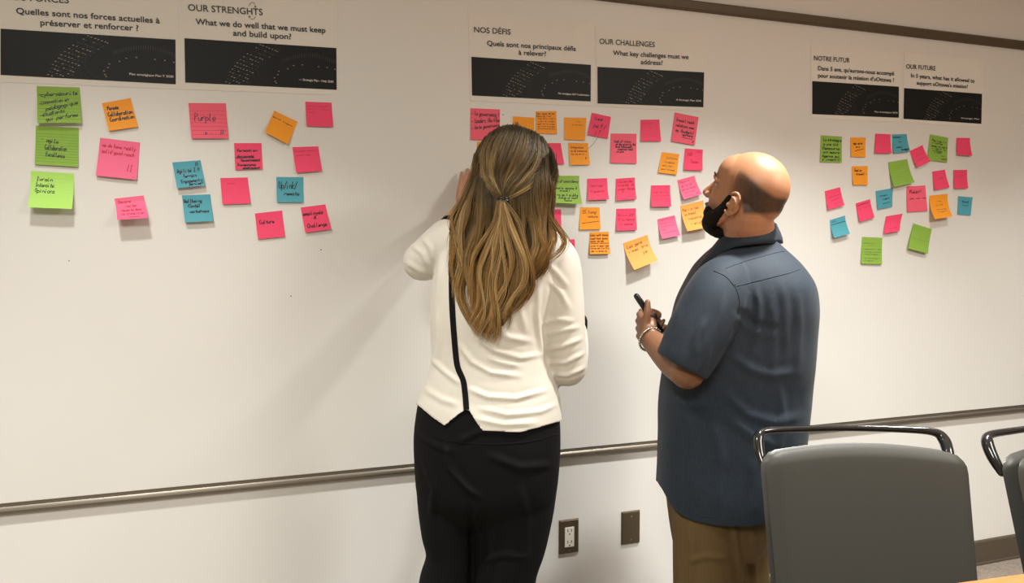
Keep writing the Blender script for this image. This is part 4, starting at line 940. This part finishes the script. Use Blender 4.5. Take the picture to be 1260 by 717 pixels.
V = folds(V, Q, [(5, .009, [(548, 540), (552, 575), (575, 600), (592, 612)]), (5, -.007, [(579, 620), (582, 670), (582, 720)]), (5, .006, [(560, 545), (590, 530), (640, 532)]), (6, .006, [(600, 560), (640, 575), (680, 572)]),
     (6, .006, [(520, 560), (535, 600), (530, 640)]), (6, .006, [(600, 640), (605, 680), (600, 720)]), (6, .005, [(640, 600), (650, 640), (645, 690)]), (5, .005, [(590, 690), (620, 682), (650, 685)]), (5, .006, [(515, 535), (535, 548), (560, 556)])])
V = V+normals(V, Q)*(.002*wob(V, 20, 14))[:, None]; V[:, 2] = np.maximum(V[:, 2], .02)
tw = qobj('trousers', V, Q, M['slacks'], wom); tw['label'] = 'loose black trousers'
TT = bvh(V, Q)
v, f = strip(TT, [(511, 528), (545, 541), (600, 546), (650, 543), (688, 533)], 2.0, .0010); obj('waist_seam', v, f, M['trim'], tw, smooth=True)
for h, a in wl: shoe(wom, a+wF*.01, wF)
# hair: a solid under layer and thousands of strands over it
HB = [ellip(wC+wA@(np.array([0, -.016, .020])*ws), np.array([.096, .106, .101])*ws, wA, 36, 24),
      rings_body([(222, 586, 682, 1.90, .085), (250, 577, 675, 1.88, .072), (275, 566, 676, 1.868, .056), (300, 565, 681, 1.856, .048), (325, 566, 672, 1.852, .042), (350, 572, 652, 1.85, .036), (375, 578, 640, 1.846, .030), (398, 584, 625, 1.842, .022), (412, 594, 612, 1.84, .012)], e=2.1)]
V, Q = fuse(HB, .006, 4)
V, Q = cut(V, Q, lambda P: (lambda q: (.048+np.maximum(0, q[:, 2]-.055)*1.3+np.maximum(0, -q[:, 2]-.13)*3)-q[:, 1])((P-wC)@wA/ws))
V = V+normals(V, Q)*(.0015*wob(V*np.array([1, 1, .25]), 160, 21))[:, None]
hr = qobj('hair', V, Q, M['hairbase'], wom); hr['label'] = 'long wavy blond-brown hair, half tied back'
TH_ = bvh(V, Q)
Rn = np.random.default_rng(5)
SV, SQ, ST = [], [], []; cnt = 0
def strand(P, r, c0, c1):
    """3-sided tapered strand through world points P"""
    global cnt
    n = len(P); T = np.gradient(P, axis=0); T /= np.linalg.norm(T, axis=1)[:, None]+1e-9
    u = np.cross(T, -FW); u /= np.linalg.norm(u, axis=1)[:, None]+1e-9; v = np.cross(T, u)
    tt = np.linspace(0, 1, n); R = r*np.minimum(1, (1-tt)*5+.12)[:, None]
    ring = np.stack([P+u*R, P-u*R*.5+v*R*.87, P-u*R*.5-v*R*.87], 1).reshape(-1, 3)
    SV.append(ring); col = c0*(1-tt)[:, None]+c1*tt[:, None]; ST.append(np.repeat(col, 3, axis=0))
    i = np.arange(n-1)*3+cnt
    for a in range(3):
        b = (a+1) % 3; SQ.append(np.stack([i+a, i+b, i+3+b, i+3+a], 1))
    cnt += n*3
DARK, MID, BLOND, GOLD = [np.array(c) for c in ((.038, .025, .010), (.115, .074, .030), (.50, .33, .14), (.36, .19, .050))]
def lap1(P):
    Q = P.copy(); Q[1:-1] = P[1:-1]*.5+(P[:-2]+P[2:])*.25; return Q
def hits(path, off):
    D, NN = [], []
    for x, y in path:
        h = on_surf(TH_, x, y, 0)
        D.append(np.nan if h is None else (h[0]-CAM)@HF); NN.append(-FW if h is None else h[1])
    D = np.array(D); NN = np.array(NN); ok = ~np.isnan(D)
    if not ok.any(): D[:] = 1.85
    else:
        ix = np.where(ok)[0]; D = np.interp(np.arange(len(D)), ix, D[ok]); NN = np.array([NN[ix[np.argmin(abs(ix-k))]] for k in range(len(D))])
    D = np.convolve(np.pad(D, 1, mode='edge'), [.25, .5, .25], 'valid')
    return np.array([W(x, y, d)+(n*.55-FW*.45)*o for (x, y), d, n, o in zip(path, D, NN, off)])
def sheet(guides, count, nclump, off0, off1, amp, waves, tint, npt=16, rad=(.0005, .0009), spread=1.0, clump=.75):
    G = []
    for g in guides:
        C = catmull(np.array(g, float), 8); L = np.concatenate([[0], np.cumsum(np.hypot(*np.diff(C, axis=0).T))]); t = np.linspace(0, L[-1], npt)
        G.append(np.stack([np.interp(t, L, C[:, 0]), np.interp(t, L, C[:, 1])], 1))
    G = np.array(G); m_ = len(G)-1; tt = np.linspace(0, 1, npt)
    cu = np.sort(Rn.uniform(0, m_, nclump)); cph = Rn.uniform(0, 6.28, nclump); cam_ = Rn.uniform(.4, 1, nclump); ct = Rn.uniform(0, 1, nclump)
    for _ in range(count):
        u = Rn.uniform(0, m_); k = np.argmin(abs(cu-u)+Rn.uniform(0, .15, nclump))
        uu = u+(cu[k]-u)*clump*np.sin(np.pi*np.clip(tt*.9, 0, .5)); uu = np.clip(uu, 0, m_-1e-6); j = uu.astype(int); fr = (uu-j)[:, None]
        p = G[j, np.arange(npt)]*(1-fr)+G[j+1, np.arange(npt)]*fr
        p = p+np.stack([amp*cam_[k]*np.sin(tt*waves*6.28+cph[k])*tt, amp*.3*np.cos(tt*waves*5+cph[k])*tt], 1)+Rn.normal(size=2)*spread+np.outer(tt, Rn.normal(size=2)*spread*1.4)
        ln = Rn.uniform(.72, 1.0); q = np.linspace(0, ln, npt)*(npt-1); i0 = np.minimum(q.astype(int), npt-2); fq = (q-i0)[:, None]; p = p[i0]*(1-fq)+p[i0+1]*fq
        off = off0+(off1-off0)*Rn.uniform()+.005*cam_[k]*np.sin(tt*waves*6.28+cph[k]+1.2)*tt
        w_ = np.clip(ct[k]+Rn.normal()*.18, 0, 1)
        c0 = tint[0]*(1-w_)+tint[1]*w_; c1 = tint[2]*(1-w_)+tint[3]*w_; b = Rn.uniform(.7, 1.25)
        strand(hits(p, np.broadcast_to(off, npt)), Rn.uniform(*rad), c0*b, c1*b)
lower = [[(590, 188), (579, 228), (572, 252), (560, 270), (561, 298), (561, 325), (566, 345)], [(590, 212), (585, 240), (579, 262), (569, 285), (565, 318), (570, 350), (574, 385)],
         [(598, 232), (596, 258), (588, 290), (578, 325), (577, 360), (586, 398), (595, 416)], [(606, 243), (606, 275), (600, 310), (594, 345), (602, 380), (600, 418)],
         [(614, 246), (613, 280), (606, 315), (598, 345), (590, 380), (594, 405)], [(622, 248), (624, 290), (626, 325), (614, 360), (610, 390), (598, 420)],
         [(634, 246), (637, 280), (640, 315), (634, 350), (622, 380), (612, 408)], [(650, 240), (650, 270), (652, 300), (651, 330), (643, 352), (632, 375)],
         [(667, 196), (665, 252), (664, 285), (668, 308), (660, 330), (646, 350)], [(678, 190), (680, 232), (672, 260), (679, 280), (688, 295), (684, 315), (668, 332)]]
sheet(lower, 3800, 34, .001, .016, 12, 1.35, (DARK, MID, GOLD, BLOND), npt=20, spread=1.2)
tail = [[(615, 249), (606, 275), (592, 300), (582, 330), (574, 372)], [(617, 250), (612, 280), (604, 310), (592, 345), (590, 412)], [(618, 250), (618, 285), (620, 320), (612, 355), (602, 424)],
        [(620, 250), (628, 280), (636, 312), (634, 350), (622, 405)], [(622, 249), (640, 272), (652, 300), (654, 330), (640, 375)]]
sheet(tail, 1200, 12, .008, .026, 13, 1.4, (MID, BLOND, GOLD, BLOND), npt=18, spread=.8)
upper = [[(590, 186), (585, 205), (586, 225), (598, 240), (616, 247)], [(600, 170), (592, 195), (594, 220), (604, 238), (617, 246)], [(612, 161), (600, 185), (600, 212), (609, 234), (617, 245)], [(624, 157), (611, 180), (607, 210), (612, 232), (618, 245)],
         [(634, 157), (625, 180), (615, 210), (615, 230), (618, 244)], [(645, 160), (641, 182), (628, 210), (620, 230), (619, 244)], [(657, 165), (656, 188), (643, 213), (627, 232), (620, 245)],
         [(667, 173), (671, 198), (660, 220), (638, 237), (621, 246)], [(676, 186), (682, 210), (668, 232), (645, 243), (622, 247)], [(681, 202), (683, 226), (670, 243), (648, 249), (622, 248)]]
sheet(upper, 3000, 46, .004, .010, 1.2, .8, (DARK*.9, MID*.9, MID*.75, BLOND*.8), npt=14, spread=.8, clump=.6)
# strands swept back over the crown to the tie
hc = wC+wA@np.array([0, -.016, .010]); tdir = np.array(W(619.5, 246, 1.82))-hc; tdir /= np.linalg.norm(tdir)
ncl = 60; clp = Rn.uniform(-1.75, 1.75, ncl); clc = Rn.uniform(0, 1, ncl)
for i in range(3200):
    a = Rn.uniform(-1.75, 1.75); k = np.argmin(abs(clp-a)); fr0 = Rn.uniform(-.05, .62)
    P = []
    for t in np.linspace(0, 1, 15):
        aa = a+(clp[k]-a)*.6*math.sin(math.pi*t*.9)
        d0 = wA@np.array([.092*math.sin(aa), .050-.03*abs(math.sin(aa)), .02+.088*math.cos(aa)]); d0 /= np.linalg.norm(d0)
        tt_ = fr0+(1-fr0)*t; tt_ = max(tt_, 0)
        om = math.acos(np.clip(d0@tdir, -1, 1)); dv = (math.sin((1-tt_)*om)*d0+math.sin(tt_*om)*tdir)/math.sin(om)
        dv = dv+ZZ*.16*math.sin(math.pi*tt_)*abs(math.sin(aa)); dv /= np.linalg.norm(dv)
        h = TH_.ray_cast(Vector(hc+dv*.35), Vector(-dv), .34)
        if h[0] is None: continue
        P.append(np.array(h[0])+dv*(.0015+.006*((i*37) % 100)/100*math.sin(math.pi*min(t*1.1, 1))))
    P = np.array(P)
    if len(P) > 6 and np.linalg.norm(np.diff(P, axis=0), axis=1).max() < .05:
        P = lap1(P); w_ = np.clip(clc[k]+Rn.normal()*.2, 0, 1); b = Rn.uniform(.7, 1.25)
        strand(P, Rn.uniform(.0006, .0010), (DARK*(1-w_)+MID*.8*w_)*b, (MID*.75*(1-w_)+(BLOND*.55+MID*.35)*w_)*b)
# strands on the sides and front of the head, outside this view
for i in range(1300):
    az = Rn.uniform(.30, 2*math.pi-.30) if i % 3 else Rn.uniform(1.2, 5.0)
    l0 = Rn.uniform(0, .25); P = []
    for t in np.linspace(l0, 1, 14):
        el = math.pi/2*(1-min(1, t*1.9)); z = .02+.10*math.sin(el)-max(0, t-.52)*.30; rr = .25
        a2 = az+math.pi; dv = wA@np.array([math.sin(a2), math.cos(a2), 0]); o = wC+wA@np.array([0, -.02, z])
        org = o+dv*.3+ZZ*0; h = TH_.ray_cast(Vector(org+ZZ*(.25*math.sin(el))), Vector(-(dv*.3+ZZ*.25*math.sin(el))).normalized(), .6)
        if h[0] is None: break
        q = wA.T@(np.array(h[0])-wC)
        if q[1] > .045 and q[2] < .06: break
        P.append(np.array(h[0])+np.array(h[1])*Rn.uniform(.001, .004)*(1 if np.array(h[1])@(np.array(h[0])-o) > 0 else -1))
    P = np.array(P)
    if len(P) > 5 and np.linalg.norm(np.diff(P, axis=0), axis=1).max() < .06:
        w_ = Rn.uniform(); strand(P, .0008, DARK*(1-w_)+MID*w_, GOLD*(1-w_)+MID*w_)
V = np.vstack(SV); Q = np.vstack(SQ); tn = np.vstack(ST)
ho = qobj('hair_strands', V, Q, M['hair'], hr, tone=tn); ho['kind'] = 'stuff'
# elastic
te = W(619.5, 247, (on_surf(TH_, 619.5, 247, 0)[0]-CAM)@HF-.010)
el_ = MB()
for r_, oz in ((.012, 0), (.0105, .005), (.0105, -.005)):
    ring = [te+(RT*math.cos(a)+ -HF*math.sin(a)*.7)*r_+ZZ*oz for a in np.linspace(0, 2*math.pi, 21)]
    el_.add(*tube(ring, .0034, n=8, k=1, ends=False))
obj('hair_tie', el_.v, el_.f, M['elastic'], hr, smooth=True)
# ================================================================== CHAIRS
def rrect_pad(wd, z0, z1, arch, thick, yf, n=24):
    """curved upholstered pad: front and back shells; yf(x,z) -> front surface y"""
    nx, nz = 18, 16; fr = []; bk = []
    def outline(s, t):
        x = (s-.5)*wd; z = z0+(z1-z0)*t
        z += arch*(1-(2*s-1)**2)*t
        # rounded upper corners
        cr = .035; dx = abs(x)-(wd/2-cr); dz = z-(z1-cr+arch*(1-(2*s-1)**2))
        if dx > 0 and dz > 0 and math.hypot(dx, dz) > cr:
            k = cr/math.hypot(dx, dz); x = math.copysign(wd/2-cr+dx*k, x); z = z-dz+dz*k
        x *= 1-.05*(1-t)
        return x, z
    for j in range(nz+1):
        for i in range(nx+1):
            s, t = i/nx, j/nz; s_ = .5+.5*math.copysign(abs(2*s-1)**.75, 2*s-1); t_ = 1-(1-t)**1.35
            x, z = outline(s_, t_); y = yf(x, z)
            e = min(1, min(s, 1-s)*9)*min(1, min(1-t, 1)*9+.0); rd = (1-math.sqrt(max(0, 1-(1-min(1, min(s, 1-s)*7))**2)))
            rt = (1-math.sqrt(max(0, 1-(1-min(1, (1-t)*8))**2)))
            q = max(rd, rt)*.010
            fr.append((x, y-q, z)); bk.append((x, y-thick+q*.6, z))
    f = []; N = len(fr); g = lambda i, j: j*(nx+1)+i
    for j in range(nz):
        for i in range(nx):
            f.append((g(i, j), g(i+1, j), g(i+1, j+1), g(i, j+1))); f.append((N+g(i, j), N+g(i, j+1), N+g(i+1, j+1), N+g(i+1, j)))
    for i in range(nx): f += [(g(i+1, 0), g(i, 0), N+g(i, 0), N+g(i+1, 0)), (g(i, nz), g(i+1, nz), N+g(i+1, nz), N+g(i, nz))]
    for j in range(nz): f += [(g(0, j), g(0, j+1), N+g(0, j+1), N+g(0, j)), (g(nx, j+1), g(nx, j), N+g(nx, j), N+g(nx, j+1))]
    return fr, f
def make_chair(loc, rz, label):
    c = empty('conference_chair', loc, rz); tag(c, label, 'chair', 'grey conference chairs at the table')
    rec = math.tan(math.radians(15)); ztop = CH_TOP
    yf = lambda x, z: -.185-(z-.47)*rec+.28*x*x
    v, f = rrect_pad(.440, .50, ztop-.018, .018, .040, yf); p = obj('backrest', v, f, M['chairpad'], c, smooth=True, local=True)
    sh = lambda x, z: yf(x, z)-.037
    v, f = rrect_pad(.440, .495, ztop-.022, .018, .026, sh); obj('back_shell', v, f, M['chairshell'], c, smooth=True, local=True)
    zt = ztop; yb = yf(.2, zt)-.072
    pth = [(-.208, yb+.030, zt-.055), (-.212, yb+.012, zt-.028), (-.213, yb-.012, zt-.002), (-.192, yb-.020, zt+.012), (-.12, yb-.028, zt+.016), (0, yb-.031, zt+.018),
           (.12, yb-.028, zt+.016), (.188, yb-.020, zt+.014), (.208, yb-.008, zt+.002), (.212, yb+.010, zt-.026), (.208, yb+.030, zt-.055)]
    v, f = tube(pth, [.009, .012, .0125, .009, .0080, .0075, .0080, .009, .0125, .012, .009], n=14, k=5)
    h = obj('top_handle', v, f, M['chairgloss'], c, smooth=True, local=True); h['label'] = 'black glossy loop handle'
    # seat cushion
    rings = []
    for z, k in ((.415, .94), (.42, .985), (.44, 1.0), (.462, .99), (.474, .95), (.478, .86)):
        rings.append([(.225*k*math.copysign(abs(math.cos(a))**.45, math.cos(a)), .03+.235*k*math.copysign(abs(math.sin(a))**.45, math.sin(a)), z-(.01 if math.sin(a) > .7 else 0)) for a in np.linspace(0, 2*math.pi, 40, endpoint=False)])
    v, f = loft(rings); obj('seat', v, f, M['chairpad'], c, smooth=True, local=True)
    v, f = tube([(0, 0, .41), (0, 0, .12)], .028, n=16, k=2, ends=False); obj('gas_column', v, f, M['chrome'], c, smooth=True, local=True)
    v, f = tube([(0, -.02, .40), (0, -.19, .40), (0, -.235, .47), (0, yf(0, .58)-.05, .58)], [.03, .028, .024, .02], n=12, k=4); obj('back_support', v, f, M['chairshell'], c, smooth=True, local=True)
    for k in range(5):
        a = 2*math.pi*k/5+.3; d = np.array([math.cos(a), math.sin(a), 0])
        v, f = tube([d*.02+[0, 0, .115], d*.16+[0, 0, .105], d*.29+[0, 0, .075]], [.022, .018, .013], n=10, k=3)
        lg = obj('leg', v, f, M['chairshell'], c, smooth=True, local=True)
        e = np.array([-d[1], d[0], 0]); ctr = d*.29+[0, 0, .029]
        v, f = tube([ctr-e*.016, ctr+e*.016], .028, n=16, k=2, ends=False)
        w_ = obj('caster', v, f, M['chairshell'], lg, smooth=True, local=True, origin=ctr); w_.location = tuple(ctr-np.array(lg.location))
    return c
CH_TOP = .890
def chair_at(px, d, face_deg, label):
    """face_deg: angle of the facing direction from straight-at-camera towards picture right"""
    a = math.radians(face_deg); fdir = -HF*math.cos(a)+RT*math.sin(a)
    rz = math.atan2(fdir[1], fdir[0])-math.pi/2
    P = W(px, 560, d)            # point at the middle of the backrest top
    rec = math.tan(math.radians(15)); yt = -.185-(CH_TOP-.47)*rec
    base = np.array([P[0], P[1], 0])-fdir*yt
    return make_chair((base[0], base[1], 0), rz, label)
chair_at(1063, 1.66, 0, 'grey conference chair with a full backrest in view, in front of the man')
chair_at(1338, 1.68, 17, 'grey conference chair cut off by the right edge of the frame')

# ================================================================== TABLE
A = WZ(1165, 717.5, .74); B = WZ(1262, 704.5, .74)
ex = (B-A)/np.linalg.norm(B-A); ey = np.array([-ex[1], ex[0], 0])
P0 = A-ex*.02
tb = empty('conference_table', (P0[0]+ex[0]*.9-ey[0]*.45, P0[1]+ex[1]*.9-ey[1]*.45, 0)); tag(tb, 'orange oak conference table, its far edge just showing in the lower right corner', 'table')
def slab(a0, a1, b0, b1, z0, z1):
    v = []
    for z in (z0, z1):
        for a, b in ((a0, b0), (a1, b0), (a1, b1), (a0, b1)):
            p = P0+ex*a+ey*b; v.append((p[0], p[1], z))
    return v, [(3, 2, 1, 0), (4, 5, 6, 7), (0, 1, 5, 4), (1, 2, 6, 5), (2, 3, 7, 6), (3, 0, 4, 7)]
bev(obj('tabletop', *slab(-.35, 2.2, -.85, 0, .705, .74), M['wood'], tb), .004)
for a in (-.1, 1.95):
    bev(obj('leg', *slab(a-.035, a+.035, -.72, -.30, 0, .70), M['tableleg'], tb), .004)
